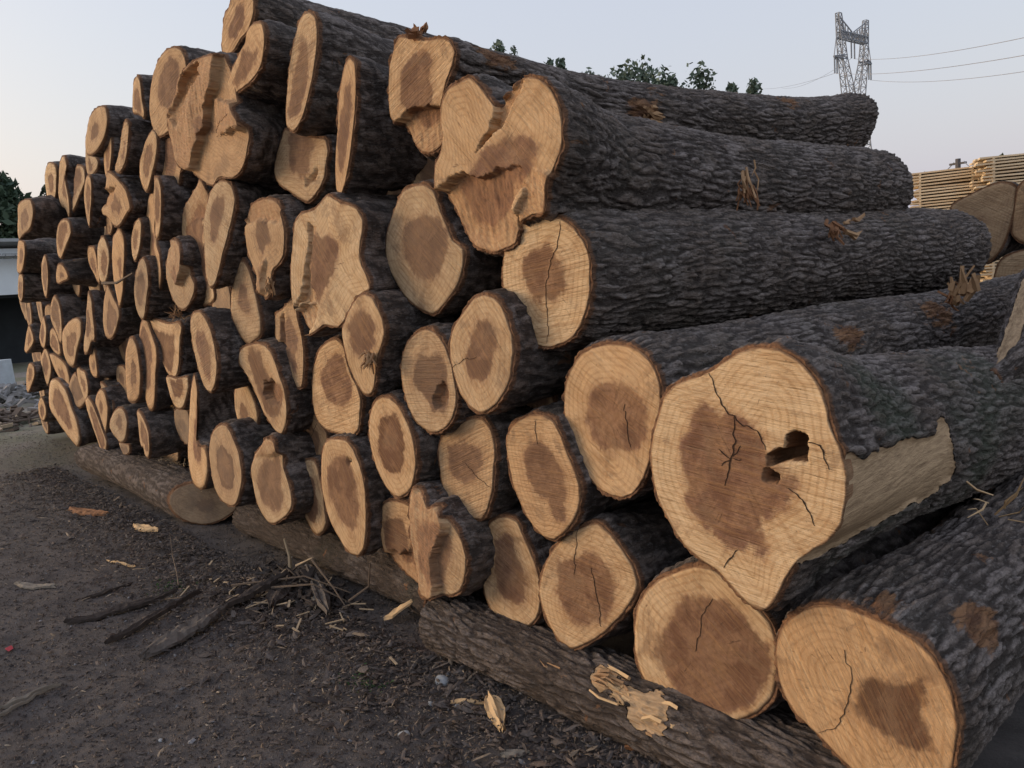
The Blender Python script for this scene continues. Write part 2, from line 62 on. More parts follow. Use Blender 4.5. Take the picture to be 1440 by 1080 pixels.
{'id':29,'p':[-5.177,1.981,0.387],'yaw':-0.105,'o':[[0.263,0.172],[0.235,0.277],[0.184,0.371],[0.08,0.337],[-0.023,0.294],[-0.127,0.253],[-0.232,0.217],[-0.321,0.152],[-0.342,0.052],[-0.237,0.022],[-0.132,-0.009],[-0.106,-0.113],[-0.124,-0.222],[-0.163,-0.326],[-0.146,-0.397],[-0.035,-0.396],[0.076,-0.389],[0.177,-0.353],[0.157,-0.246],[0.149,-0.136],[0.167,-0.026],[0.208,0.077]],'label':'spear-topped log end with horizontal scar,squeezed beside the tall smooth pale one','res':2,'st':[([[-0.372,0.151],[0.321,0.124],[0.422,0.352],[0.069,0.425]],-0.03)],'R':0.17},
{'id':30,'p':[-3.253,1.8,0.123],'yaw':0.0,'o':[[0.346,-0.113],[0.33,-0.062],[0.297,-0.01],[0.288,0.051],[0.306,0.111],[0.318,0.172],[0.285,0.223],[0.228,0.247],[0.167,0.26],[0.111,0.286],[0.053,0.308],[-0.003,0.282],[-0.06,0.257],[-0.122,0.254],[-0.184,0.251],[-0.235,0.219],[-0.253,0.16],[-0.266,0.098],[-0.286,0.039],[-0.299,-0.022],[-0.301,-0.084],[-0.298,-0.147],[-0.288,-0.208],[-0.264,-0.266],[-0.219,-0.306],[-0.157,-0.303],[-0.098,-0.283],[-0.039,-0.262],[0.023,-0.266],[0.085,-0.271],[0.137,-0.238],[0.181,-0.194],[0.229,-0.154],[0.286,-0.129]],'label':'big pale log end shaped like a torn trunk with a split tooth in the middle','res':3,'hp':[[-0.074,0.152],[0.046,0.131],[0.114,0.076],[0.09,-0.039],[-0.006,-0.114],[-0.07,-0.174],[-0.131,-0.11],[-0.136,0.014]],'st':[([[-0.107,0.195],[-0.069,0.171],[-0.122,-0.069],[-0.071,-0.179],[-0.208,-0.159],[-0.305,-0.189],[-0.218,-0.106],[-0.151,0.046]],-0.025),([[-0.305,-0.189],[-0.184,-0.15],[-0.071,-0.179],[-0.131,-0.255],[-0.175,-0.308],[-0.287,-0.308]],-0.045)],'L':3.2},
{'id':31,'p':[-3.97,1.94,-0.251],'yaw':-0.035,'o':[[0.173,0.018],[0.164,0.08],[0.144,0.14],[0.136,0.203],[0.091,0.239],[0.032,0.218],[-0.026,0.192],[-0.087,0.177],[-0.146,0.161],[-0.167,0.102],[-0.177,0.039],[-0.181,-0.024],[-0.176,-0.087],[-0.159,-0.147],[-0.121,-0.196],[-0.059,-0.195],[0.004,-0.193],[0.053,-0.232],[0.101,-0.222],[0.127,-0.164],[0.151,-0.106],[0.169,-0.045]],'label':'reddish splintery log end with a chipped foot,lower left of the big torn pale one','res':2,'st':[([[-0.087,0.148],[-0.027,0.159],[-0.07,-0.169],[-0.148,-0.135]],-0.02)]},
{'id':32,'p':[-3.665,1.95,0.641],'yaw':0.0,'o':[[0.28,0.025],[0.264,0.075],[0.201,0.091],[0.137,0.105],[0.074,0.123],[0.012,0.142],[-0.05,0.165],[-0.11,0.188],[-0.165,0.155],[-0.214,0.112],[-0.255,0.061],[-0.275,0.0],[-0.24,-0.053],[-0.183,-0.085],[-0.124,-0.113],[-0.065,-0.141],[-0.005,-0.168],[0.056,-0.188],[0.118,-0.168],[0.175,-0.136],[0.223,-0.093],[0.25,-0.033]],'label':'shield-shaped log end with a flat top and a purple-brown heart','res':2,'hp':[[-0.074,0.158],[0.166,0.096],[0.109,0.014],[0.071,-0.065],[-0.028,-0.05],[-0.095,0.027]],'st':[([[0.05,-0.071],[0.164,-0.05],[0.143,-0.103],[0.039,-0.117]],-0.025)]},
{'id':33,'p':[-3.377,1.85,1.002],'yaw':0.0,'o':[[0.178,0.136],[0.166,0.191],[0.12,0.223],[0.063,0.23],[0.012,0.205],[-0.027,0.163],[-0.06,0.116],[-0.091,0.068],[-0.119,0.017],[-0.143,-0.035],[-0.163,-0.089],[-0.177,-0.145],[-0.174,-0.202],[-0.132,-0.237],[-0.076,-0.229],[-0.026,-0.202],[0.018,-0.165],[0.056,-0.121],[0.089,-0.074],[0.119,-0.025],[0.146,0.026],[0.168,0.079]],'label':'slender blade-shaped log end in the top row,above the shield-shaped one','res':2,'hp':[[0.041,0.12],[0.09,0.09],[0.081,0.009],[0.033,-0.082],[-0.065,-0.175],[-0.144,-0.177],[-0.137,-0.107],[-0.085,-0.012],[-0.025,0.077]],'dz':-0.1,'R':0.2},
{'id':34,'p':[-3.05,1.851,0.696],'yaw':-0.175,'o':[[0.186,0.214],[0.14,0.248],[0.082,0.231],[0.034,0.194],[-0.006,0.148],[-0.04,0.097],[-0.071,0.045],[-0.099,-0.01],[-0.127,-0.063],[-0.156,-0.117],[-0.18,-0.173],[-0.192,-0.232],[-0.155,-0.268],[-0.102,-0.238],[-0.056,-0.199],[-0.013,-0.156],[0.027,-0.109],[0.063,-0.06],[0.097,-0.01],[0.128,0.043],[0.155,0.098],[0.177,0.154]],'label':'narrowest tall log end,edge-on with a brown streak,before thick dark bark','res':2,'hp':[[0.116,0.163],[0.099,0.08],[0.037,-0.035],[-0.052,-0.135],[-0.114,-0.176],[-0.114,-0.091],[-0.053,0.031],[0.036,0.126]],'dz':-0.06,'R':0.19},
{'id':35,'p':[-2.575,1.9,0.754],'yaw':0.0,'o':[[0.253,0.078],[0.234,0.112],[0.199,0.133],[0.16,0.143],[0.12,0.149],[0.081,0.158],[0.043,0.17],[0.005,0.183],[-0.033,0.198],[-0.072,0.209],[-0.104,0.189],[-0.133,0.16],[-0.157,0.128],[-0.174,0.091],[-0.187,0.053],[-0.196,0.014],[-0.2,-0.026],[-0.197,-0.067],[-0.173,-0.093],[-0.15,-0.125],[-0.131,-0.161],[-0.108,-0.194],[-0.076,-0.218],[-0.037,-0.228],[0.003,-0.226],[0.04,-0.211],[0.069,-0.183],[0.096,-0.153],[0.118,-0.119],[0.136,-0.083],[0.156,-0.048],[0.181,-0.016],[0.209,0.013],[0.235,0.043]],'label':'topmost long trunk,its cut face split by a ledge above a small lobe','res':3,'hp':[[-0.012,0.121],[0.088,0.103],[0.1,0.014],[0.104,-0.044],[0.098,-0.085],[0.018,-0.113],[-0.038,-0.132],[-0.072,-0.088],[-0.068,-0.066],[-0.126,-0.04],[-0.106,0.039],[-0.07,0.091]],'st':[([[-0.228,-0.096],[-0.184,-0.093],[-0.081,-0.06],[0.012,-0.062],[0.146,-0.099],[0.157,-0.284],[-0.235,-0.221]],-0.05)],'dz':0.035,'bend':-0.11,'L':3.55,'taper':0.0},
{'id':36,'p':[-3.768,1.78,1.128],'yaw':0.0,'o':[[0.24,0.068],[0.22,0.119],[0.162,0.136],[0.102,0.141],[0.044,0.125],[0.011,0.085],[-0.047,0.068],[-0.103,0.044],[-0.158,0.018],[-0.211,-0.011],[-0.265,-0.04],[-0.316,-0.07],[-0.29,-0.104],[-0.23,-0.11],[-0.169,-0.106],[-0.109,-0.101],[-0.048,-0.099],[0.012,-0.095],[0.072,-0.085],[0.129,-0.067],[0.182,-0.037],[0.217,0.012]],'label':'half-moon log end with a straight pale left edge overhanging the round torn one','res':2,'hp':[[0.074,0.051],[0.145,0.022],[0.104,-0.032],[-0.01,-0.059],[-0.153,-0.071],[-0.205,-0.048],[-0.102,0.007],[-0.005,0.055]],'dz':-0.05,'R':0.19},
{'id':37,'p':[-4.125,1.92,1.439],'yaw':0.0,'o':[[0.208,0.039],[0.194,0.085],[0.152,0.11],[0.104,0.124],[0.056,0.133],[0.006,0.137],[-0.037,0.116],[-0.076,0.086],[-0.123,0.075],[-0.153,0.036],[-0.179,-0.006],[-0.197,-0.052],[-0.199,-0.101],[-0.163,-0.132],[-0.114,-0.138],[-0.065,-0.129],[-0.02,-0.109],[0.026,-0.091],[0.075,-0.084],[0.123,-0.072],[0.165,-0.047],[0.196,-0.009]],'label':'highest log end of the whole pile,cut by the top edge of the photo','res':2,'dz':-0.07},
{'id':38,'p':[-4.335,1.8,0.948],'yaw':0.0,'o':[[0.5,-0.142],[0.48,-0.072],[0.431,-0.012],[0.413,0.065],[0.391,0.141],[0.353,0.21],[0.307,0.273],[0.231,0.292],[0.153,0.306],[0.075,0.316],[-0.004,0.321],[-0.083,0.317],[-0.161,0.306],[-0.237,0.284],[-0.309,0.253],[-0.38,0.217],[-0.449,0.179],[-0.508,0.128],[-0.522,0.052],[-0.497,-0.023],[-0.461,-0.093],[-0.41,-0.153],[-0.345,-0.198],[-0.275,-0.233],[-0.203,-0.266],[-0.129,-0.295],[-0.052,-0.31],[0.024,-0.289],[0.101,-0.289],[0.179,-0.305],[0.257,-0.315],[0.334,-0.298],[0.406,-0.266],[0.462,-0.211]],'label':'big rounded log end torn in folds like a knotted fist,grey and orange','res':3,'st':[([[0.201,0.127],[0.059,0.077],[0.009,-0.011],[-0.155,-0.099],[-0.261,-0.203],[-0.598,-0.153],[-0.598,0.211],[-0.161,0.373],[0.294,0.3]],0.05),([[0.066,0.237],[-0.175,0.192],[-0.349,0.108],[-0.396,0.047],[-0.493,0.137],[-0.187,0.296],[0.045,0.306]],-0.045),([[0.058,-0.061],[0.256,-0.097],[0.504,-0.104],[0.545,-0.022],[0.113,0.114]],0.025)],'cr':[[[0.06,-0.057],[0.195,-0.03],[0.395,-0.026]],[[0.075,-0.077],[0.256,-0.098],[0.413,-0.096],[0.496,-0.1]]],'dull':0.35,'hs':0.15},
{'id':39,'p':[-5.274,1.94,1.339],'yaw':0.0,'o':[[0.33,0.107],[0.295,0.175],[0.223,0.21],[0.144,0.223],[0.065,0.226],[-0.014,0.213],[-0.09,0.187],[-0.16,0.15],[-0.219,0.097],[-0.266,0.032],[-0.298,-0.041],[-0.304,-0.12],[-0.282,-0.196],[-0.218,-0.239],[-0.139,-0.24],[-0.059,-0.231],[0.019,-0.214],[0.084,-0.169],[0.139,-0.112],[0.214,-0.086],[0.279,-0.04],[0.319,0.028]],'label':'tall brown-hearted oval log end on the skyline,left of the fist-like one','res':2,'hp':[[0.106,0.154],[0.217,0.118],[0.196,0.021],[0.119,-0.075],[0.011,-0.101],[-0.122,-0.064],[-0.132,0.027],[-0.053,0.116]],'dz':-0.03},
{'id':40,'p':[-5.466,1.98,0.982],'yaw':0.0,'o':[[0.208,-0.092],[0.199,-0.025],[0.167,0.038],[0.145,0.105],[0.138,0.175],[0.157,0.243],[0.11,0.279],[0.04,0.278],[-0.03,0.267],[-0.085,0.224],[-0.123,0.165],[-0.149,0.1],[-0.17,0.032],[-0.184,-0.037],[-0.191,-0.107],[-0.192,-0.178],[-0.156,-0.236],[-0.09,-0.257],[-0.02,-0.247],[0.047,-0.226],[0.11,-0.193],[0.161,-0.145]],'label':'log end torn into long reddish-brown fibres,below the skyline oval','res':2,'hs':0.7},
{'id':41,'p':[-5.739,1.93,0.985],'yaw':0.0,'o':[[0.222,0.14],[0.161,0.176],[0.075,0.159],[-0.007,0.128],[-0.084,0.087],[-0.154,0.034],[-0.203,-0.037],[-0.194,-0.123],[-0.14,-0.19],[-0.058,-0.175],[0.016,-0.128],[0.087,-0.076],[0.152,-0.018],[0.199,0.056]],'label':'tilted seed-shaped log end just left of the torn fibrous one','res':1,'hs':0.6},
{'id':42,'p':[-5.843,1.95,1.414],'yaw':0.0,'o':[[0.117,0.095],[0.075,0.134],[0.012,0.123],[-0.044,0.093],[-0.086,0.045],[-0.133,0.001],[-0.166,-0.054],[-0.114,-0.071],[-0.052,-0.085],[0.007,-0.11],[0.064,-0.14],[0.093,-0.092],[0.085,-0.029],[0.105,0.032]],'label':'lone small log poking up on the skyline left of the tall oval one','res':1},
{'id':43,'p':[-6.566,1.86,1.332],'yaw':0.0,'o':[[0.277,0.031],[0.252,0.115],[0.157,0.143],[0.058,0.151],[-0.04,0.143],[-0.132,0.108],[-0.205,0.041],[-0.265,-0.036],[-0.252,-0.125],[-0.158,-0.154],[-0.059,-0.151],[0.038,-0.133],[0.13,-0.097],[0.214,-0.044]],'label':'evenly brown oval log end crowning the left skyline before the pile steps down','res':1},
{'id':44,'p':[-6.497,1.9,1.137],'yaw':0.0,'o':[[0.122,0.055],[0.12,0.113],[0.071,0.147],[0.013,0.133],[-0.033,0.095],[-0.071,0.048],[-0.102,-0.004],[-0.117,-0.062],[-0.115,-0.122],[-0.075,-0.161],[-0.022,-0.133],[0.025,-0.095],[0.066,-0.051],[0.1,-0.001]],'label':'thin ringed log end right below the brown oval that crowns the left skyline','res':1},
{'id':45,'p':[-6.054,1.875,1.114],'yaw':0.0,'o':[[0.21,0.126],[0.154,0.168],[0.08,0.13],[0.012,0.081],[-0.054,0.03],[-0.122,-0.019],[-0.193,-0.063],[-0.26,-0.106],[-0.187,-0.139],[-0.104,-0.127],[-0.025,-0.101],[0.05,-0.064],[0.114,-0.01],[0.166,0.055]],'label':'crescent-shaped pinkish log end near the top of the left part','res':1},
{'id':46,'p':[-7.284,1.99,1.214],'yaw':0.0,'o':[[0.17,-0.028],[0.147,0.019],[0.086,0.034],[0.026,0.052],[-0.014,0.098],[-0.043,0.153],[-0.083,0.111],[-0.107,0.053],[-0.122,-0.008],[-0.119,-0.068],[-0.063,-0.094],[-0.0,-0.096],[0.061,-0.084],[0.121,-0.065]],'label':'small wedge-shaped log end under the brown oval that crowns the left skyline','res':1},
{'id':47,'p':[-6.451,1.89,0.803],'yaw':0.0,'o':[[0.301,-0.088],[0.296,-0.021],[0.266,0.046],[0.21,0.091],[0.148,0.129],[0.084,0.165],[0.018,0.196],[-0.051,0.216],[-0.109,0.175],[-0.15,0.115],[-0.205,0.068],[-0.271,0.038],[-0.326,-0.009],[-0.309,-0.067],[-0.237,-0.08],[-0.175,-0.118],[-0.115,-0.159],[-0.047,-0.182],[0.025,-0.177],[0.095,-0.157],[0.162,-0.129],[0.231,-0.107]],'label':'lumpy log end with a dark burl on its left,below the pinkish crescent','res':2,'st':[([[-0.276,0.104],[0.079,0.097],[-0.024,0.024],[-0.194,-0.031],[-0.334,-0.015]],-0.03)]},
{'id':48,'p':[-7.062,2.0,0.679],'yaw':0.0,'o':[[0.099,-0.004],[0.079,0.023],[0.051,0.044],[0.021,0.063],[-0.011,0.076],[-0.041,0.061],[-0.059,0.031],[-0.075,-0.0],[-0.078,-0.035],[-0.057,-0.061],[-0.022,-0.064],[0.012,-0.055],[0.045,-0.043],[0.076,-0.028]],'label':'tiny pale wedge of a log end hanging under the lumpy burl one','res':1},
{'id':49,'p':[-6.776,1.95,0.349],'yaw':0.0,'o':[[0.293,0.196],[0.2,0.266],[0.081,0.236],[-0.036,0.205],[-0.119,0.116],[-0.185,0.012],[-0.218,-0.105],[-0.226,-0.227],[-0.195,-0.334],[-0.089,-0.276],[0.005,-0.196],[0.086,-0.104],[0.165,-0.011],[0.236,0.089]],'label':'long pale log end crossed by a thin stick','res':1},
{'id':50,'p':[-6.234,1.94,0.499],'yaw':0.0,'o':[[0.15,0.108],[0.099,0.139],[0.037,0.132],[-0.018,0.101],[-0.067,0.061],[-0.108,0.013],[-0.131,-0.046],[-0.136,-0.109],[-0.096,-0.152],[-0.036,-0.134],[0.018,-0.101],[0.066,-0.059],[0.104,-0.009],[0.134,0.047]],'label':'small neat oval log end with reddish heart,right of the stick-crossed one','res':1},
{'id':51,'p':[-7.243,1.97,0.415],'yaw':0.0,'o':[[0.167,0.073],[0.135,0.143],[0.078,0.19],[0.003,0.169],[-0.064,0.13],[-0.114,0.071],[-0.147,0.001],[-0.16,-0.075],[-0.143,-0.15],[-0.08,-0.191],[-0.006,-0.169],[0.056,-0.123],[0.108,-0.065],[0.155,-0.003]],'label':'oval log end touching the left tip of the thin stick','res':1},
{'id':106,'p':[-7.641,2.0,0.424],'yaw':0.0,'o':[[0.138,0.016],[0.125,0.088],[0.063,0.127],[-0.013,0.133],[-0.089,0.141],[-0.154,0.112],[-0.173,0.039],[-0.141,-0.027],[-0.08,-0.073],[-0.018,-0.117],[0.041,-0.165],[0.11,-0.19],[0.13,-0.129],[0.114,-0.056]],'label':'shredded wedge of a log end left of the stick','res':1},
{'id':52,'p':[-6.145,1.9,0.136],'yaw':0.0,'o':[[0.222,0.166],[0.183,0.209],[0.124,0.208],[0.067,0.189],[0.013,0.163],[-0.038,0.131],[-0.086,0.096],[-0.132,0.057],[-0.172,0.012],[-0.201,-0.041],[-0.216,-0.099],[-0.209,-0.157],[-0.168,-0.2],[-0.111,-0.218],[-0.055,-0.2],[-0.003,-0.169],[0.044,-0.131],[0.085,-0.088],[0.128,-0.046],[0.168,-0.001],[0.198,0.05],[0.219,0.107]],'label':'greenish-grey oval log end isolated by dark bark,below the neat reddish one','res':2,'dull':0.6,'hs':0.6},
{'id':53,'p':[-5.514,1.875,0.648],'yaw':-0.035,'o':[[0.133,0.11],[0.105,0.173],[0.036,0.184],[-0.005,0.125],[-0.042,0.062],[-0.073,-0.003],[-0.096,-0.072],[-0.129,-0.136],[-0.14,-0.198],[-0.073,-0.182],[-0.016,-0.137],[0.03,-0.081],[0.067,-0.019],[0.102,0.045]],'label':'thin vertical strip of a log end in front of a long square gap of bark','res':1},
{'id':107,'p':[-6.023,1.986,0.453],'yaw':-0.175,'o':[[0.266,0.323],[0.108,0.337],[-0.045,0.301],[-0.175,0.211],[-0.262,0.08],[-0.253,-0.066],[-0.184,-0.208],[-0.057,-0.301],[0.095,-0.33],[0.234,-0.258],[0.258,-0.113],[0.131,-0.018],[0.105,0.115],[0.227,0.216]],'label':'curved sickle-like log end dropping down behind a thin vertical strip','res':1},
{'id':54,'p':[-5.395,1.92,0.195],'yaw':0.0,'o':[[0.244,-0.07],[0.204,-0.014],[0.207,0.053],[0.227,0.119],[0.196,0.178],[0.135,0.21],[0.067,0.226],[-0.002,0.23],[-0.066,0.204],[-0.125,0.168],[-0.181,0.128],[-0.226,0.075],[-0.25,0.01],[-0.241,-0.058],[-0.214,-0.121],[-0.171,-0.175],[-0.111,-0.21],[-0.044,-0.225],[0.025,-0.218],[0.092,-0.198],[0.154,-0.168],[0.211,-0.128]],'label':'double-lobed greyish log end with a raised upper plate,left of the spear-topped one','res':2,'st':[([[-0.029,0.243],[0.182,0.225],[0.237,0.123],[0.182,0.008],[0.02,-0.061],[-0.121,-0.009],[-0.173,0.074]],0.035)],'dull':0.5},
{'id':55,'p':[-6.436,1.971,-0.428],'yaw':-0.07,'o':[[0.295,0.137],[0.192,0.238],[0.11,0.334],[-0.032,0.333],[-0.145,0.247],[-0.201,0.116],[-0.216,-0.026],[-0.224,-0.169],[-0.21,-0.312],[-0.102,-0.378],[0.03,-0.325],[0.107,-0.209],[0.171,-0.081],[0.264,0.027]],'label':'very long slit-like pale log end in the middle of the left part','res':1},
{'id':56,'p':[-5.992,1.98,-0.273],'yaw':0.0,'o':[[0.393,0.119],[0.338,0.155],[0.251,0.151],[0.163,0.146],[0.075,0.147],[-0.012,0.156],[-0.099,0.169],[-0.185,0.181],[-0.273,0.188],[-0.347,0.151],[-0.353,0.066],[-0.3,-0.002],[-0.232,-0.058],[-0.18,-0.128],[-0.121,-0.192],[-0.047,-0.237],[0.04,-0.246],[0.124,-0.223],[0.187,-0.163],[0.239,-0.093],[0.286,-0.018],[0.332,0.056]],'label':'broad reddish log end with a shaggy bark fringe over its flat top','res':2,'hs':0.7},
{'id':57,'p':[-6.755,1.94,-0.502],'yaw':0.0,'o':[[0.214,0.104],[0.201,0.216],[0.116,0.285],[0.011,0.248],[-0.078,0.179],[-0.139,0.083],[-0.182,-0.022],[-0.219,-0.129],[-0.252,-0.235],[-0.146,-0.257],[-0.035,-0.238],[0.068,-0.193],[0.142,-0.107],[0.195,-0.007]],'label':'plain pale elliptical log end left of the slit-like one,before dark bark','res':1},
{'id':58,'p':[-5.882,1.98,-0.612],'yaw':0.0,'o':[[0.22,0.107],[0.141,0.104],[0.062,0.095],[-0.017,0.09],[-0.096,0.099],[-0.174,0.095],[-0.181,0.02],[-0.158,-0.056],[-0.115,-0.121],[-0.039,-0.137],[0.038,-0.118],[0.101,-0.071],[0.157,-0.014],[0.208,0.046]],'label':'small cup-shaped log end below the shaggy-fringed one','res':1},
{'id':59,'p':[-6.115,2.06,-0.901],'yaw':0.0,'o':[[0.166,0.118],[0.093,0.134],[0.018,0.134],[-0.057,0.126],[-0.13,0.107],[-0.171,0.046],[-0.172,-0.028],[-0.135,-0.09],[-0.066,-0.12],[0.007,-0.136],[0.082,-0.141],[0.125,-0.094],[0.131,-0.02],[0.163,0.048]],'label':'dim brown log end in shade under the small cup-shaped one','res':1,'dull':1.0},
{'id':60,'p':[-5.565,1.946,-0.979],'yaw':-0.14,'o':[[0.298,-0.127],[0.284,0.025],[0.093,0.01],[-0.027,0.079],[0.08,0.238],[0.177,0.403],[0.122,0.51],[-0.015,0.38],[-0.115,0.217],[-0.215,0.053],[-0.288,-0.123],[-0.211,-0.282],[-0.023,-0.305],[0.162,-0.259]],'label':'pale sliver of a log end widening at its foot above the short round support log','res':1},
{'id':61,'p':[-7.181,1.9,-0.961],'yaw':0.0,'o':[[0.215,0.044],[0.181,0.119],[0.103,0.15],[0.018,0.143],[-0.065,0.118],[-0.14,0.078],[-0.209,0.027],[-0.254,-0.044],[-0.189,-0.088],[-0.108,-0.117],[-0.03,-0.15],[0.055,-0.141],[0.129,-0.101],[0.183,-0.034]],'label':'dull mushroom-coloured log end low above the left support log','res':1,'dull':0.6},
{'id':62,'p':[-7.453,1.99,-1.211],'yaw':0.0,'o':[[0.139,0.035],[0.093,0.042],[0.046,0.041],[-0.001,0.041],[-0.048,0.041],[-0.095,0.04],[-0.142,0.034],[-0.124,-0.003],[-0.088,-0.033],[-0.048,-0.056],[-0.001,-0.057],[0.045,-0.047],[0.089,-0.032],[0.128,-0.007]],'label':'stubby grey log end resting on the left support log','res':1,'dull':0.8},
{'id':63,'p':[-6.549,1.9,-0.982],'yaw':-0.07,'o':[[0.153,0.024],[0.104,0.084],[0.042,0.133],[-0.03,0.168],[-0.107,0.183],[-0.119,0.108],[-0.126,0.029],[-0.139,-0.049],[-0.12,-0.108],[-0.041,-0.102],[-0.016,-0.167],[0.057,-0.183],[0.109,-0.124],[0.146,-0.054]],'label':'slim hooked log end above the left support log before a wide dark gap','res':1},
{'id':64,'p':[-7.916,1.97,-0.9],'yaw':0.0,'o':[[0.183,0.103],[0.137,0.177],[0.052,0.196],[-0.033,0.171],[-0.113,0.132],[-0.174,0.069],[-0.17,-0.016],[-0.131,-0.096],[-0.099,-0.179],[-0.053,-0.252],[0.018,-0.202],[0.076,-0.134],[0.127,-0.061],[0.171,0.016]],'label':'upright pinkish log end low in the left part beside a slanting blade','res':1},
{'id':65,'p':[-8.101,1.95,-1.063],'yaw':-0.035,'o':[[0.236,-0.127],[0.175,-0.039],[0.116,0.052],[0.053,0.141],[-0.02,0.221],[-0.112,0.273],[-0.213,0.236],[-0.211,0.142],[-0.164,0.044],[-0.113,-0.052],[-0.053,-0.143],[0.005,-0.234],[0.09,-0.278],[0.177,-0.213]],'label':'slanting blade-like log end that reaches lowest on the left','res':1},
{'id':66,'p':[-9.288,1.94,-0.995],'yaw':0.0,'o':[[0.524,-0.26],[0.472,-0.082],[0.328,0.051],[0.213,0.21],[0.034,0.289],[-0.159,0.322],[-0.354,0.294],[-0.494,0.165],[-0.534,-0.012],[-0.356,-0.095],[-0.175,-0.171],[0.01,-0.24],[0.198,-0.299],[0.39,-0.346]],'label':'brown-hearted diamond log end at the foot of the far left corner','res':1,'hs':0.6},
{'id':67,'p':[-9.078,2.0,-1.131],'yaw':0.0,'o':[[0.166,0.042],[0.134,0.102],[0.075,0.14],[0.007,0.152],[-0.056,0.121],[-0.11,0.077],[-0.158,0.026],[-0.176,-0.039],[-0.135,-0.095],[-0.074,-0.13],[-0.007,-0.147],[0.059,-0.125],[0.115,-0.083],[0.155,-0.026]],'label':'small pale log end tucked right of the brown-hearted diamond','res':1},
{'id':68,'p':[-8.575,1.95,-0.266],'yaw':0.0,'o':[[0.365,0.178],[0.245,0.215],[0.116,0.209],[-0.012,0.183],[-0.136,0.147],[-0.253,0.092],[-0.31,-0.021],[-0.285,-0.146],[-0.186,-0.226],[-0.059,-0.253],[0.053,-0.208],[0.131,-0.105],[0.228,-0.019],[0.327,0.065]],'label':'rounded spoon-shaped log end,the widest in the far left columns','res':1},
{'id':69,'p':[-8.47,1.975,-0.676],'yaw':0.0,'o':[[0.209,0.048],[0.155,0.111],[0.069,0.124],[-0.017,0.129],[-0.099,0.157],[-0.18,0.131],[-0.21,0.059],[-0.171,-0.018],[-0.122,-0.09],[-0.071,-0.159],[0.0,-0.19],[0.075,-0.146],[0.144,-0.095],[0.208,-0.037]],'label':'domed log end with dark heart below the spoon-shaped one','res':1},
{'id':70,'p':[-8.871,2.0,-0.787],'yaw':0.0,'o':[[0.272,-0.066],[0.25,0.02],[0.174,0.082],[0.1,0.148],[0.016,0.193],[-0.078,0.162],[-0.163,0.113],[-0.238,0.049],[-0.264,-0.042],[-0.192,-0.107],[-0.102,-0.149],[-0.005,-0.162],[0.091,-0.142],[0.185,-0.111]],'label':'grey fuzzy log end left of the small domed one','res':1,'dull':0.6},
{'id':71,'p':[-9.349,1.97,-0.285],'yaw':0.0,'o':[[0.265,-0.106],[0.254,-0.012],[0.195,0.064],[0.11,0.111],[0.017,0.14],[-0.08,0.135],[-0.174,0.109],[-0.261,0.066],[-0.29,-0.01],[-0.209,-0.062],[-0.116,-0.093],[-0.022,-0.116],[0.075,-0.128],[0.173,-0.129]],'label':'stout yellow log end left of the spoon-shaped one','res':1},
{'id':72,'p':[-9.066,1.96,-0.043],'yaw':-0.035,'o':[[0.188,0.02],[0.175,0.115],[0.111,0.19],[0.024,0.23],[-0.067,0.194],[-0.148,0.138],[-0.216,0.068],[-0.219,-0.027],[-0.148,-0.092],[-0.071,-0.152],[-0.017,-0.235],[0.064,-0.241],[0.127,-0.165],[0.169,-0.077]],'label':'long yellow spike of a log end above the stout yellow one','res':1},
{'id':73,'p':[-9.325,1.99,-0.608],'yaw':0.0,'o':[[0.236,-0.052],[0.222,0.05],[0.129,0.109],[0.024,0.146],[-0.085,0.171],[-0.194,0.191],[-0.304,0.191],[-0.274,0.094],[-0.205,0.007],[-0.124,-0.069],[-0.039,-0.142],[0.05,-0.208],[0.156,-0.235],[0.193,-0.152]],'label':'orange slanting log end under the stout yellow one','res':1},
{'id':74,'p':[-9.718,1.95,-0.195],'yaw':0.0,'o':[[0.155,0.06],[0.14,0.131],[0.09,0.178],[0.023,0.152],[-0.037,0.111],[-0.092,0.064],[-0.143,0.012],[-0.18,-0.05],[-0.149,-0.112],[-0.087,-0.149],[-0.015,-0.156],[0.047,-0.12],[0.099,-0.069],[0.14,-0.01]],'label':'tiny leaf-like log end in the second column from the far left corner','res':1},
{'id':75,'p':[-9.927,1.975,-0.552],'yaw':0.0,'o':[[0.259,0.068],[0.208,0.156],[0.117,0.194],[0.015,0.178],[-0.084,0.149],[-0.177,0.108],[-0.254,0.04],[-0.245,-0.057],[-0.186,-0.141],[-0.115,-0.214],[-0.016,-0.205],[0.074,-0.156],[0.159,-0.097],[0.233,-0.027]],'label':'pink log end right under the tiny leaf-like one','res':1},
{'id':76,'p':[-10.54,1.99,-1.084],'yaw':0.0,'o':[[0.199,0.06],[0.159,0.123],[0.088,0.146],[0.014,0.129],[-0.057,0.102],[-0.125,0.068],[-0.181,0.017],[-0.197,-0.057],[-0.159,-0.12],[-0.089,-0.145],[-0.014,-0.132],[0.056,-0.101],[0.122,-0.063],[0.177,-0.011]],'label':'lowest little log end at the far left corner,touching the ground','res':1},
{'id':77,'p':[-8.633,1.725,0.915],'yaw':0.0,'o':[[0.353,0.028],[0.313,0.115],[0.193,0.141],[0.07,0.152],[-0.053,0.148],[-0.173,0.123],[-0.25,0.028],[-0.323,-0.071],[-0.337,-0.173],[-0.216,-0.153],[-0.094,-0.135],[0.029,-0.129],[0.15,-0.109],[0.259,-0.052]],'label':'orange square-shouldered log end capping the far left corner','res':1},
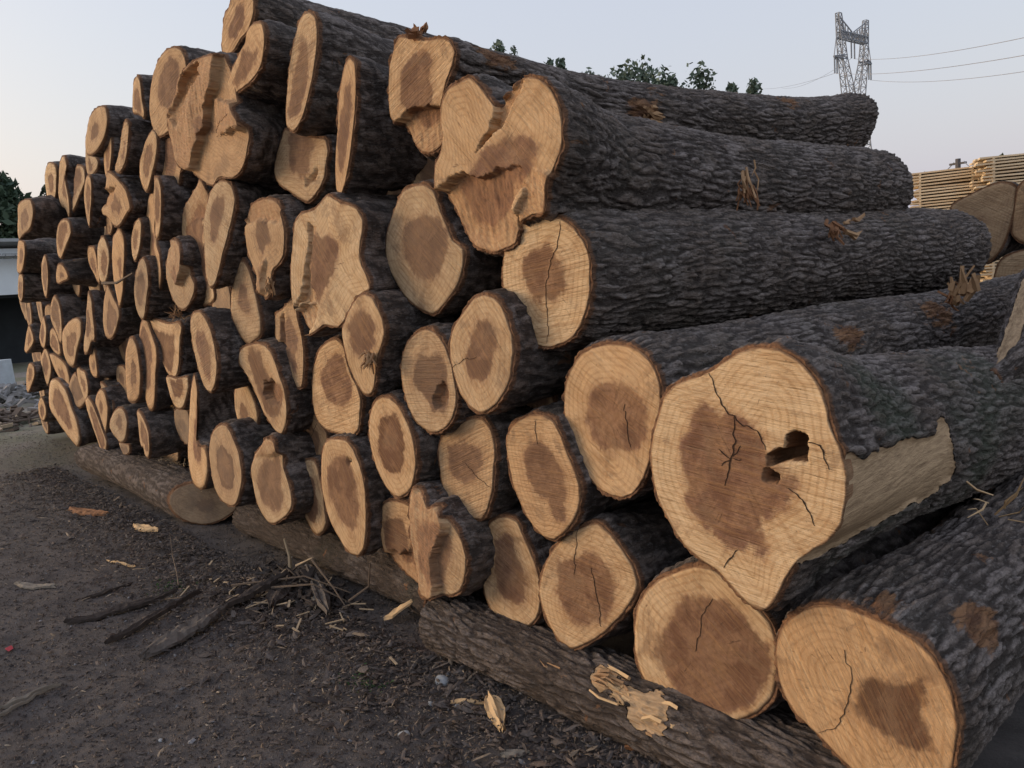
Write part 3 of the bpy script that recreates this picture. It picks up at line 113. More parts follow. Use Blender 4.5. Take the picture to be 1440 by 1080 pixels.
{'id':78,'p':[-9.978,1.9,0.641],'yaw':0.0,'o':[[0.266,0.045],[0.261,0.12],[0.163,0.149],[0.062,0.168],[-0.039,0.172],[-0.115,0.109],[-0.169,0.023],[-0.237,-0.053],[-0.273,-0.141],[-0.176,-0.169],[-0.075,-0.164],[0.024,-0.137],[0.115,-0.092],[0.194,-0.027]],'label':'log end directly under the orange square-shouldered corner one','res':1},
{'id':79,'p':[-10.217,1.9,0.318],'yaw':0.0,'o':[[0.201,0.116],[0.127,0.14],[0.05,0.146],[-0.027,0.134],[-0.09,0.088],[-0.142,0.031],[-0.186,-0.034],[-0.187,-0.107],[-0.123,-0.148],[-0.046,-0.143],[0.027,-0.115],[0.092,-0.073],[0.141,-0.013],[0.189,0.048]],'label':'short brown log end third from the top at the far left corner','res':1},
{'id':80,'p':[-9.207,1.94,0.393],'yaw':0.0,'o':[[0.195,0.133],[0.142,0.197],[0.054,0.19],[-0.029,0.161],[-0.099,0.108],[-0.151,0.036],[-0.184,-0.045],[-0.18,-0.132],[-0.13,-0.202],[-0.044,-0.212],[0.03,-0.167],[0.09,-0.102],[0.144,-0.032],[0.185,0.046]],'label':'thin clean elliptical log end in a dark patch near the far left corner','res':1},
{'id':81,'p':[-8.004,1.875,0.677],'yaw':0.0,'o':[[0.258,0.023],[0.243,0.099],[0.159,0.134],[0.067,0.144],[-0.024,0.136],[-0.108,0.101],[-0.171,0.034],[-0.215,-0.046],[-0.215,-0.136],[-0.151,-0.183],[-0.068,-0.145],[0.017,-0.108],[0.1,-0.069],[0.181,-0.027]],'label':'bumpy bean-shaped log end right of the far left top trunk','res':1},
{'id':82,'p':[-8.365,1.9,0.367],'yaw':0.0,'o':[[0.2,-0.032],[0.16,0.019],[0.108,0.059],[0.049,0.085],[-0.015,0.094],[-0.078,0.077],[-0.13,0.038],[-0.169,-0.014],[-0.178,-0.073],[-0.113,-0.079],[-0.049,-0.073],[0.016,-0.065],[0.081,-0.06],[0.146,-0.056]],'label':'triangular log end under the bumpy bean-shaped one','res':1},
{'id':83,'p':[-8.48,1.95,1.217],'yaw':0.0,'o':[[0.321,0.043],[0.316,0.111],[0.208,0.142],[0.098,0.167],[-0.015,0.161],[-0.125,0.138],[-0.216,0.075],[-0.263,-0.027],[-0.276,-0.138],[-0.176,-0.181],[-0.063,-0.184],[0.044,-0.153],[0.141,-0.094],[0.231,-0.026]],'label':'tongue-shaped orange log end on the lower left skyline','res':1},
{'id':84,'p':[-8.056,1.95,1.121],'yaw':0.0,'o':[[0.263,0.146],[0.227,0.229],[0.105,0.246],[-0.008,0.199],[-0.099,0.116],[-0.19,0.033],[-0.256,-0.072],[-0.197,-0.147],[-0.079,-0.18],[-0.006,-0.278],[0.079,-0.229],[0.127,-0.116],[0.1,0.002],[0.15,0.106]],'label':'log end like a notched tooth on the lower left skyline','res':1},
{'id':85,'p':[-7.716,1.975,1.075],'yaw':0.0,'o':[[0.251,0.113],[0.153,0.158],[0.048,0.172],[-0.032,0.103],[-0.085,0.01],[-0.161,-0.065],[-0.262,-0.102],[-0.35,-0.152],[-0.263,-0.184],[-0.159,-0.156],[-0.059,-0.115],[0.039,-0.071],[0.136,-0.026],[0.232,0.023]],'label':'golden log end right of the notched tooth on the lower left skyline','res':1},
{'id':86,'p':[-7.871,1.95,-0.135],'yaw':0.0,'o':[[0.196,0.22],[0.146,0.318],[0.064,0.232],[-0.008,0.136],[-0.077,0.037],[-0.162,-0.048],[-0.247,-0.133],[-0.29,-0.241],[-0.179,-0.237],[-0.081,-0.169],[0.021,-0.119],[0.11,-0.123],[0.161,-0.017],[0.181,0.101]],'label':'dagger-like log end right of the spoon-shaped one','res':1},
{'id':87,'p':[-7.329,1.99,-0.037],'yaw':0.0,'o':[[0.25,-0.014],[0.24,0.054],[0.153,0.109],[0.079,0.185],[0.001,0.255],[-0.063,0.19],[-0.137,0.117],[-0.188,0.025],[-0.22,-0.075],[-0.206,-0.174],[-0.106,-0.205],[-0.002,-0.199],[0.091,-0.151],[0.174,-0.087]],'label':'striped weathered log end below the stick-crossed one','res':1,'dull':0.4},
{'id':89,'p':[-7.165,1.9,0.907],'yaw':-0.035,'o':[[0.17,0.143],[0.099,0.171],[0.025,0.147],[-0.039,0.103],[-0.09,0.045],[-0.119,-0.028],[-0.136,-0.104],[-0.138,-0.181],[-0.101,-0.22],[-0.053,-0.159],[0.002,-0.104],[0.06,-0.051],[0.112,0.007],[0.156,0.071]],'label':'thin log end below the small wedge on the left skyline','res':1},
{'id':91,'p':[-8.074,1.99,-0.48],'yaw':0.0,'o':[[0.121,0.037],[0.118,0.102],[0.081,0.153],[0.026,0.12],[-0.032,0.092],[-0.093,0.069],[-0.146,0.032],[-0.159,-0.03],[-0.122,-0.082],[-0.065,-0.113],[-0.001,-0.121],[0.065,-0.118],[0.116,-0.091],[0.111,-0.027]],'label':'small log end under the dagger-like one','res':1},
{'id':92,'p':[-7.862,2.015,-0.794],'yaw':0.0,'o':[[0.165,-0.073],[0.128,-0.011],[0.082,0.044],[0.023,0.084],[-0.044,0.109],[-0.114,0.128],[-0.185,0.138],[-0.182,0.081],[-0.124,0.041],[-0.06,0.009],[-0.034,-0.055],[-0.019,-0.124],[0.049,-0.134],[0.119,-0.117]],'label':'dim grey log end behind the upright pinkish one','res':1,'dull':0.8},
{'id':93,'p':[-10.447,1.9,-0.686],'yaw':0.0,'o':[[0.279,0.121],[0.182,0.151],[0.081,0.157],[-0.014,0.124],[-0.099,0.07],[-0.174,0.001],[-0.23,-0.083],[-0.27,-0.176],[-0.198,-0.189],[-0.106,-0.146],[-0.015,-0.101],[0.078,-0.06],[0.169,-0.016],[0.252,0.043]],'label':'bright yellow log end low on the far left corner','res':1},
{'id':94,'p':[-10.471,1.95,-0.269],'yaw':0.0,'o':[[0.214,-0.002],[0.195,0.072],[0.135,0.133],[0.058,0.166],[-0.017,0.126],[-0.079,0.068],[-0.139,0.007],[-0.196,-0.057],[-0.244,-0.127],[-0.186,-0.147],[-0.103,-0.125],[-0.021,-0.1],[0.06,-0.073],[0.14,-0.043]],'label':'yellowish log end above the bright one on the far left corner','res':1},
{'id':97,'p':[-3.113,1.98,-1.185],'yaw':0.0,'o':[[0.173,-0.141],[0.162,-0.084],[0.152,-0.026],[0.15,0.033],[0.147,0.091],[0.139,0.149],[0.102,0.19],[0.044,0.197],[-0.015,0.196],[-0.073,0.188],[-0.126,0.164],[-0.166,0.121],[-0.185,0.067],[-0.191,0.008],[-0.181,-0.049],[-0.154,-0.101],[-0.109,-0.138],[-0.058,-0.166],[-0.004,-0.19],[0.053,-0.203],[0.111,-0.209],[0.166,-0.197]],'label':'log end with a splintered cross ridge,partly behind the folded double one','res':2,'st':[([[-0.227,-0.101],[-0.011,-0.055],[0.171,0.021],[0.2,-0.337],[-0.293,-0.477]],-0.04)],'hs':0.6},
{'id':98,'p':[-2.633,1.84,-1.076],'yaw':-0.07,'o':[[0.202,0.003],[0.19,0.066],[0.155,0.118],[0.102,0.155],[0.064,0.197],[0.005,0.174],[-0.032,0.221],[-0.09,0.248],[-0.137,0.21],[-0.151,0.148],[-0.155,0.084],[-0.155,0.02],[-0.153,-0.044],[-0.148,-0.108],[-0.144,-0.172],[-0.123,-0.231],[-0.062,-0.229],[-0.004,-0.203],[0.059,-0.191],[0.117,-0.164],[0.159,-0.116],[0.189,-0.059]],'label':'folded double log end with a raised left blade in the bottom row','res':2,'hp':[[-0.098,0.075],[0.054,0.128],[0.12,0.053],[0.087,-0.043],[0.01,-0.153],[-0.054,-0.17],[-0.093,-0.087],[-0.11,0.003]],'st':[([[-0.154,0.249],[0.0,0.229],[0.098,0.159],[0.107,0.095],[0.012,-0.016],[-0.012,-0.228],[-0.273,-0.302]],0.03)]},
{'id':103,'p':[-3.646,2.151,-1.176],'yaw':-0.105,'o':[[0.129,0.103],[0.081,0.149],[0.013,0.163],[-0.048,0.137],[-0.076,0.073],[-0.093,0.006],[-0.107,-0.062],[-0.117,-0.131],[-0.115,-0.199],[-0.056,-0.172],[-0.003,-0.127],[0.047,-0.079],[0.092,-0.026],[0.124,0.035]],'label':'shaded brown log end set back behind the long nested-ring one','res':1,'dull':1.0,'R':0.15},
{'id':201,'p':[-2.217,7.0,0.199],'yaw':0.0,'o':[[0.204,0.108],[0.204,0.23],[0.097,0.269],[-0.022,0.236],[-0.137,0.189],[-0.247,0.136],[-0.23,0.015],[-0.167,-0.091],[-0.1,-0.195],[-0.062,-0.313],[0.02,-0.34],[0.103,-0.249],[0.149,-0.134],[0.179,-0.014]],'label':'weathered log end at the front of the second pile beyond the trunks','res':1,'dull':0.7,'hs':0.1,'L':3.5},
{'id':202,'p':[-1.909,7.0,0.215],'yaw':0.0,'o':[[0.126,-0.026],[0.122,0.063],[0.102,0.151],[0.066,0.233],[-0.014,0.257],[-0.082,0.204],[-0.099,0.116],[-0.11,0.027],[-0.123,-0.062],[-0.127,-0.151],[-0.065,-0.214],[0.016,-0.241],[0.093,-0.201],[0.119,-0.116]],'label':'weathered log end of the second pile cut by the right edge','res':1,'dull':0.6,'hs':0.1,'L':3.5},
{'id':203,'p':[-1.948,7.0,-0.333],'yaw':0.0,'o':[[0.209,-0.091],[0.209,0.027],[0.196,0.144],[0.162,0.255],[0.051,0.274],[-0.064,0.261],[-0.167,0.208],[-0.205,0.098],[-0.212,-0.02],[-0.199,-0.136],[-0.143,-0.238],[-0.04,-0.289],[0.075,-0.27],[0.167,-0.199]],'label':'lower log end of the second pile above the rising trunk','res':1,'dull':0.6,'hs':0.1,'L':3.5},
]
FILL = [[-10.86,2.34,-1.2,0.18],[-10.86,2.34,-0.08,0.19],[-10.65,2.27,0.34,0.16],[-10.23,2.34,-0.01,0.15],[-9.74,2.16,0.34,0.17],[-9.32,2.29,-1.2,0.16],[-9.32,2.32,0.13,0.2],[-8.9,2.14,0.34,0.18],[-8.55,2.1,0.69,0.17],[-8.27,2.11,-0.57,0.2],[-8.2,2.21,-0.08,0.2],[-7.85,2.3,0.83,0.19],[-7.78,2.14,-0.64,0.15],[-7.64,2.25,-1.2,0.16],[-7.36,2.28,-0.08,0.17],[-7.01,2.23,-1.2,0.2],[-6.73,2.23,0.9,0.16],[-6.66,2.14,-0.85,0.18],[-6.03,2.23,0.62,0.18],[-5.82,2.2,-0.78,0.18],[-4.42,2.2,0.76,0.18],[-3.3,2.29,0.41,0.16],[-8.97,2.19,-0.43,0.18],[-6.52,2.27,0.06,0.16],[-5.4,2.24,-0.64,0.18],[-4.21,2.32,1.18,0.17],[-6.38,2.26,-1.2,0.16],[-4.91,2.22,0.34,0.16],[-4.42,2.33,-0.92,0.17],[-3.65,2.31,0.97,0.17],[-3.23,2.33,-0.15,0.17],[-8.41,2.18,0.27,0.18],[-8.34,2.31,-1.27,0.19],[-6.03,2.25,-0.36,0.15],[-4.35,2.25,0.06,0.16],[-3.23,2.28,0.9,0.19],[-8.69,2.23,-0.78,0.18],[-7.08,2.12,0.27,0.18],[-10.3,2.13,-0.57,0.18],[-3.02,2.19,-0.85,0.19],[-9.67,2.11,-0.57,0.16],[-8.76,2.27,-0.08,0.18],[-7.22,2.24,-0.78,0.19],[-5.61,2.22,0.76,0.19],[-5.19,2.23,-1.13,0.2],[-10.93,2.27,-0.78,0.16],[-3.65,2.19,-0.92,0.19],[-2.74,2.19,-1.2,0.16],[-2.6,2.22,-0.01,0.17],[-4.91,2.25,-0.78,0.17],[-2.88,2.17,0.55,0.17],[-2.46,2.2,-0.5,0.2],[-8.27,2.34,0.9,0.18],[-7.71,2.12,0.27,0.19],[-6.66,2.27,0.48,0.19],[-4.14,2.19,-0.36,0.15],[-4.14,2.25,0.41,0.16],[-9.74,2.29,-1.06,0.19],[-7.78,2.2,-0.29,0.2],[-7.08,2.14,1.11,0.2],[-5.68,2.22,-0.01,0.19],[-10.44,2.29,-1.34,0.2],[-8.97,2.34,-1.2,0.15],[-7.43,2.1,0.62,0.18],[-6.52,2.11,1.18,0.18],[-4.63,2.23,-0.15,0.18],[-3.37,2.21,-0.5,0.16],[-2.46,2.34,-0.99,0.19],[-10.86,2.1,-0.43,0.15],[-9.32,2.26,0.55,0.16],[-11.38,2.16,0.04,0.17],[-10.74,2.16,0.06,0.17],[-10.31,2.16,-0.04,0.17],[-11.36,2.16,-0.52,0.17],[-11.31,2.16,-0.92,0.17],[-11.4,2.16,-0.22,0.17],[-11.41,2.16,-1.31,0.17],[-11.6,2.16,0.14,0.17],[-11.27,2.16,0.43,0.17],[-9.94,2.16,0.29,0.17],[-10.51,2.16,0.48,0.17],[-9.58,2.16,0.08,0.17]]
# ---------------------------------------------------------------- noise in numpy
def _h(ix, iy, iz, s):
    n = (ix.astype(np.int64)*374761393 + iy.astype(np.int64)*668265263 + iz.astype(np.int64)*2147483647 + s*974634777) & 0xffffffff
    n = ((n ^ (n >> 13))*1274126177) & 0xffffffff
    n = ((n ^ (n >> 15))*2246822519) & 0xffffffff
    return ((n ^ (n >> 16)) & 0xffffff)/float(0x1000000)
def vnoise(P, s=0):
    P = np.asarray(P, float); I = np.floor(P).astype(np.int64); f = P-I; f = f*f*(3-2*f); r = 0
    for a in (0, 1):
        for b in (0, 1):
            for c in (0, 1):
                w = (f[:,0] if a else 1-f[:,0])*(f[:,1] if b else 1-f[:,1])*(f[:,2] if c else 1-f[:,2])
                r = r + w*_h(I[:,0]+a, I[:,1]+b, I[:,2]+c, s)
    return r
def fbm(P, s=0, o=3):
    r = 0; a = .5; t = 0
    for k in range(o):
        r = r + a*vnoise(P*2.03**k + 17.3*k, s+k); t += a; a *= .5
    return r/t
def worley(P, s=0):
    I = np.floor(P).astype(np.int64); F = P-I
    f1 = np.full(len(P), 9.); f2 = np.full(len(P), 9.); ident = np.zeros(len(P))
    for a in (-1, 0, 1):
        for b in (-1, 0, 1):
            for c in (-1, 0, 1):
                x, y, z = I[:,0]+a, I[:,1]+b, I[:,2]+c
                d = (a+_h(x,y,z,s)-F[:,0])**2 + (b+_h(x,y,z,s+7)-F[:,1])**2 + (c+_h(x,y,z,s+13)-F[:,2])**2
                m = d < f1
                f2 = np.where(m, f1, np.minimum(f2, d)); f1 = np.where(m, d, f1); ident = np.where(m, _h(x,y,z,s+23), ident)
    return np.sqrt(f1), np.sqrt(f2), ident
def sstep(a, b, x):
    t = np.clip((x-a)/(b-a), 0, 1); return t*t*(3-2*t)
def poly_sd(P, poly):                       # signed distance, positive inside
    P = np.asarray(P, float); V = np.asarray(poly, float); n = len(V)
    d = np.full(len(P), 1e9); ins = np.zeros(len(P), bool)
    for i in range(n):
        a, b = V[i-1], V[i]; e = b-a; w = P-a
        t = np.clip((w@e)/max(e@e, 1e-9), 0, 1)
        d = np.minimum(d, np.hypot(w[:,0]-t*e[0], w[:,1]-t*e[1]))
        c = (a[1] > P[:,1]) != (b[1] > P[:,1])
        if b[1] != a[1]:
            ins ^= c & (P[:,0] < (b[0]-a[0])*(P[:,1]-a[1])/(b[1]-a[1])+a[0])
    return np.where(ins, d, -d)
def smooth_closed(P, n):
    P = np.asarray(P, float); m = len(P); k = 12
    t = np.linspace(0, 1, k, endpoint=False)[:, None]; out = []
    for i in range(m):
        a, b, c, d = P[i-1], P[i], P[(i+1) % m], P[(i+2) % m]
        out.append(.5*((2*b)+(c-a)*t+(2*a-5*b+4*c-d)*t*t+(3*b-a-3*c+d)*t**3))
    q = np.concatenate(out); q = np.vstack([q, q[:1]])
    L = np.r_[0, np.cumsum(np.hypot(*(q[1:]-q[:-1]).T))]; s = np.linspace(0, L[-1], n, endpoint=False)
    return np.c_[np.interp(s, L, q[:,0]), np.interp(s, L, q[:,1])]

# ---------------------------------------------------------------- mesh helpers
def mesh_np(name, V, Fq, mats, parent=None, attrs=None, smooth=True, midx=None, loc=None, rot=None):
    """Fq: (k,4) or (k,3) integer array, or a list of such arrays."""
    if not isinstance(Fq, (list, tuple)): Fq = [Fq]
    Fq = [np.asarray(f) for f in Fq if len(f)]
    me = bpy.data.meshes.new(name)
    V = np.asarray(V, np.float32)
    me.vertices.add(len(V)); me.vertices.foreach_set('co', V.ravel())
    cnt = np.concatenate([np.full(len(f), f.shape[1], np.int32) for f in Fq])
    lo = np.concatenate([f.ravel() for f in Fq]).astype(np.int32)
    me.loops.add(len(lo)); me.loops.foreach_set('vertex_index', lo)
    me.polygons.add(len(cnt))
    st = np.zeros(len(cnt), np.int32); st[1:] = np.cumsum(cnt)[:-1]
    me.polygons.foreach_set('loop_start', st); me.polygons.foreach_set('loop_total', cnt)
    me.polygons.foreach_set('use_smooth', np.full(len(cnt), smooth, bool))
    if midx is not None: me.polygons.foreach_set('material_index', np.asarray(midx, np.int32))
    for m in (mats if isinstance(mats, (list, tuple)) else [mats]): me.materials.append(m)
    for k, a in (attrs or {}).items():
        at = me.attributes.new(k, 'FLOAT', 'POINT'); at.data.foreach_set('value', np.asarray(a, np.float32))
    me.update(calc_edges=True); me.validate()
    return link(name, me, parent, loc, rot)
def link(name, me, parent=None, loc=None, rot=None):
    o = bpy.data.objects.new(name, me); COL.objects.link(o)
    if parent is not None: o.parent = parent
    if loc is not None: o.location = loc
    if rot is not None: o.rotation_euler = rot
    return o
def tag(o, label=None, cat=None, group=None, kind=None):
    if label: o['label'] = label
    if cat: o['category'] = cat
    if group: o['group'] = group
    if kind: o['kind'] = kind
    return o
def empty(name, loc, rot=(0, 0, 0)):
    o = bpy.data.objects.new(name, None); COL.objects.link(o); o.location = loc; o.rotation_euler = rot
    o.empty_display_size = .1; return o
class MB:
    def __init__(s): s.v = []; s.f = []
    def add(s, V, F):
        b = len(s.v); s.v += [tuple(map(float, p)) for p in V]; s.f += [tuple(b+i for i in f) for f in F]
    def box(s, c, d, R=None):
        x, y, z = d[0]/2, d[1]/2, d[2]/2
        P = np.array([(-x,-y,-z),(x,-y,-z),(x,y,-z),(-x,y,-z),(-x,-y,z),(x,-y,z),(x,y,z),(-x,y,z)])
        if R is not None: P = P@np.asarray(R).T
        s.add(P+np.asarray(c), [(0,3,2,1),(4,5,6,7),(0,1,5,4),(1,2,6,5),(2,3,7,6),(3,0,4,7)])
    def bar(s, a, b, w, n=4, w2=None):
        a = np.asarray(a, float); b = np.asarray(b, float); d = b-a; L = np.linalg.norm(d)
        if L < 1e-6: return
        d /= L; u = np.cross(d, (0, 0, 1) if abs(d[2]) < .9 else (1, 0, 0)); u /= np.linalg.norm(u); v = np.cross(d, u)
        P = []
        for q, r in ((a, w), (b, w if w2 is None else w2)):
            for k in range(n):
                t = 2*PI*(k+.5)/n; P.append(q+(u*math.cos(t)+v*math.sin(t))*r*.5*1.2)
        s.add(P, [tuple(reversed(range(n))), tuple(range(n, 2*n))]+[(k, (k+1) % n, n+(k+1) % n, n+k) for k in range(n)])
    def build(s, name, mat, parent=None, smooth=False, loc=None, rot=None):
        me = bpy.data.meshes.new(name); me.from_pydata(s.v, [], s.f); me.materials.append(mat)
        if smooth:
            for p in me.polygons: p.use_smooth = True
        me.update(); return link(name, me, parent, loc, rot)

# ---------------------------------------------------------------- materials
class NT:
    def __init__(s, name):
        s.m = bpy.data.materials.new(name); s.m.use_nodes = True; s.t = s.m.node_tree; s.t.nodes.clear()
        s.out = s.n('ShaderNodeOutputMaterial'); s.b = s.n('ShaderNodeBsdfPrincipled')
        s.l(s.b.outputs[0], s.out.inputs[0]); s.b.inputs['Roughness'].default_value = .9
        s.b.inputs['Specular IOR Level'].default_value = .25
    def n(s, t, **k):
        x = s.t.nodes.new(t)
        for a, v in k.items():
            if a.startswith('i_'): x.inputs[a[2:].replace('_', ' ')].default_value = v
            else: setattr(x, a, v)
        return x
    def l(s, a, b): s.t.links.new(a, b)
    def coord(s, sc=(1,1,1), rot=None):
        c = s.n('ShaderNodeTexCoord'); mp = s.n('ShaderNodeMapping'); mp.inputs['Scale'].default_value = sc
        if rot: mp.inputs['Rotation'].default_value = rot
        s.l(c.outputs['Object'], mp.inputs[0]); return mp.outputs[0]
    def noise(s, vec, scale, detail=4, rough=.6, dist=0):
        x = s.n('ShaderNodeTexNoise'); x.inputs['Scale'].default_value = scale; x.inputs['Detail'].default_value = detail
        x.inputs['Roughness'].default_value = rough; x.inputs['Distortion'].default_value = dist
        s.l(vec, x.inputs['Vector']); return x.outputs[0]
    def attr(s, name, typ='GEOMETRY'):
        x = s.n('ShaderNodeAttribute'); x.attribute_type = typ; x.attribute_name = name; return x.outputs['Fac']
    def math(s, op, a, b=None, c=None, clamp=False):
        x = s.n('ShaderNodeMath'); x.operation = op; x.use_clamp = clamp
        for i, v in enumerate((a, b, c)):
            if v is None: continue
            if isinstance(v, (int, float)): x.inputs[i].default_value = v
            else: s.l(v, x.inputs[i])
        return x.outputs[0]
    def ramp(s, v, a, b, lo=0., hi=1.):
        x = s.n('ShaderNodeMapRange'); x.interpolation_type = 'SMOOTHSTEP'
        s.l(v, x.inputs[0]); x.inputs[1].default_value = a; x.inputs[2].default_value = b; x.inputs[3].default_value = lo; x.inputs[4].default_value = hi
        return x.outputs[0]
    def mix(s, f, a, b, mode='MIX'):
        x = s.n('ShaderNodeMix'); x.data_type = 'RGBA'; x.blend_type = mode
        for sock, v in ((x.inputs[0], f), (x.inputs[6], a), (x.inputs[7], b)):
            if isinstance(v, (int, float)): sock.default_value = v
            elif isinstance(v, tuple): sock.default_value = v if len(v) == 4 else (*v, 1)
            else: s.l(v, sock)
        return x.outputs[2]
    def color(s, c):
        if isinstance(c, tuple): s.b.inputs['Base Color'].default_value = (*c, 1)
        else: s.l(c, s.b.inputs['Base Color'])
    def bump(s, h, strength=.5, dist=.01, prev=None):
        x = s.n('ShaderNodeBump'); x.inputs['Strength'].default_value = strength; x.inputs['Distance'].default_value = dist
        s.l(h, x.inputs['Height'])
        if prev is not None: s.l(prev, x.inputs['Normal'])
        s.l(x.outputs[0], s.b.inputs['Normal']); return x.outputs[0]

def plain(name, col, rough=.85, var=.25, scale=8):
    t = NT(name); t.b.inputs['Roughness'].default_value = rough
    n = t.noise(t.coord(), scale, 4)
    c2 = tuple(x*(1-var) for x in col); c1 = tuple(min(1, x*(1+var)) for x in col)
    t.color(t.mix(n, c2, c1)); return t.m

def mat_bark():
    t = NT('bark'); c = t.coord(); cs = t.coord((1, .3, 1))
    h = t.attr('h'); seed = t.attr('seed', 'OBJECT')
    off = t.n('ShaderNodeVectorMath', operation='ADD'); t.l(c, off.inputs[0])
    cmb = t.n('ShaderNodeCombineXYZ'); t.l(seed, cmb.inputs[0]); t.l(seed, cmb.inputs[1]); t.l(cmb.outputs[0], off.inputs[1]); o = off.outputs[0]
    big = t.noise(o, 3.5, 3); med = t.noise(cs, 30, 5, .7); fine = t.noise(c, 170, 4, .7)
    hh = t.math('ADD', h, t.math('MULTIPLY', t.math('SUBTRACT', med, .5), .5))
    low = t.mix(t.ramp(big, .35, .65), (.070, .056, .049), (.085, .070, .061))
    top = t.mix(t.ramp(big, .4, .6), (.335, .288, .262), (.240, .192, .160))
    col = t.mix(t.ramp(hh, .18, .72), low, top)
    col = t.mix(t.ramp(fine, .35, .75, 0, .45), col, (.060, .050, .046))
    grit = t.noise(t.coord((1, .55, 1)), 62, 6, .78)
    col = t.mix(t.ramp(grit, .50, .62, 0, .55), col, (.058, .046, .040)); col = t.mix(t.ramp(grit, .47, .36, 0, .35), col, (.40, .37, .35))
    # pale flaky lichen crumbs on the ridges
    li = t.noise(c, 75, 3, .6); col = t.mix(t.math('MULTIPLY', t.ramp(li, .62, .74, 0, .55), t.ramp(hh, .5, .8)), col, (.36, .37, .38))
    col = t.mix(t.math('MULTIPLY', t.attr('soil', 'OBJECT'), t.ramp(big, .2, .8, .45, .85)), col, (.062, .047, .038))  # mixes the support logs towards a darker brown
    # moss tint
    mo = t.noise(o, 2.2, 4, .6); col = t.mix(t.math('MULTIPLY', t.ramp(mo, .46, .72, 0, .5), t.attr('moss', 'OBJECT')), col, (.055, .085, .05))
    # scraped patches showing orange inner bark
    sc = t.noise(o, 7.5, 4, .65, .6); scar = t.math('MAXIMUM', t.ramp(sc, .655, .70, 0, .75), t.ramp(t.math('ADD', t.attr('scar'), t.math('MULTIPLY', t.math('SUBTRACT', med, .5), 1.1)), .45, .6, 0, .95))
    rust = t.mix(t.ramp(med, .35, .65), (.16, .075, .04), (.34, .185, .095)); col = t.mix(scar, col, rust)
    # broken bark rim beside the cut
    rim = t.attr('rim'); rimn = t.math('ADD', rim, t.math('MULTIPLY', t.math('SUBTRACT', med, .5), .9))
    col = t.mix(t.ramp(rimn, .5, .85, 0, .85), col, t.mix(fine, (.12, .06, .035), (.30, .155, .08)))
    # debarked wood
    pe = t.attr('peel'); wn = t.noise(t.coord((5, .5, 5)), 12, 5, .7); wood = t.mix(t.ramp(wn, .25, .7), (.28, .19, .11), (.55, .39, .235))
    col = t.mix(t.ramp(pe, .45, .55), col, wood)
    t.color(col); t.b.inputs['Roughness'].default_value = .93; t.b.inputs['Specular IOR Level'].default_value = .2
    mask = t.ramp(pe, .3, .6, 1, .12)
    wc = t.n('ShaderNodeVectorMath', operation='ADD'); wn_ = t.n('ShaderNodeTexNoise'); wn_.inputs['Scale'].default_value = 9; wn_.inputs['Detail'].default_value = 3; t.l(o, wn_.inputs['Vector'])
    ws = t.n('ShaderNodeVectorMath', operation='SCALE'); ws.inputs['Scale'].default_value = .05; t.l(wn_.outputs['Color'], ws.inputs[0]); t.l(o, wc.inputs[0]); t.l(ws.outputs[0], wc.inputs[1])
    mv = t.n('ShaderNodeMapping'); mv.inputs['Scale'].default_value = (52, 8, 52); t.l(wc.outputs[0], mv.inputs[0])
    vo = t.n('ShaderNodeTexVoronoi'); vo.feature = 'DISTANCE_TO_EDGE'; t.l(mv.outputs[0], vo.inputs['Vector']); vo.inputs['Scale'].default_value = 1
    crk = t.ramp(vo.outputs['Distance'], 0, .16)
    t.color(t.mix(t.math('MULTIPLY', t.math('SUBTRACT', 1, crk), t.math('MULTIPLY', mask, .25)), col, (.05, .042, .038)))
    b0 = t.bump(t.math('MULTIPLY', crk, mask), .7, .007)
    b1 = t.bump(t.math('MULTIPLY', med, mask), .7, .020, b0)
    b2 = t.bump(t.math('MULTIPLY', grit, mask), 1., .012, b1)
    t.bump(t.math('MULTIPLY', wn, t.math('SUBTRACT', 1, mask)), .8, .012, b2)
    return t.m

def mat_rim():
    t = NT('inner_bark'); c = t.coord(); n = t.noise(c, 60, 5, .7); n2 = t.noise(c, 9, 3)
    t.color(t.mix(t.ramp(n, .35, .7), t.mix(n2, (.09, .05, .032), (.15, .075, .04)), t.mix(n2, (.23, .12, .065), (.33, .18, .09))))
    t.bump(n, .8, .012); return t.m

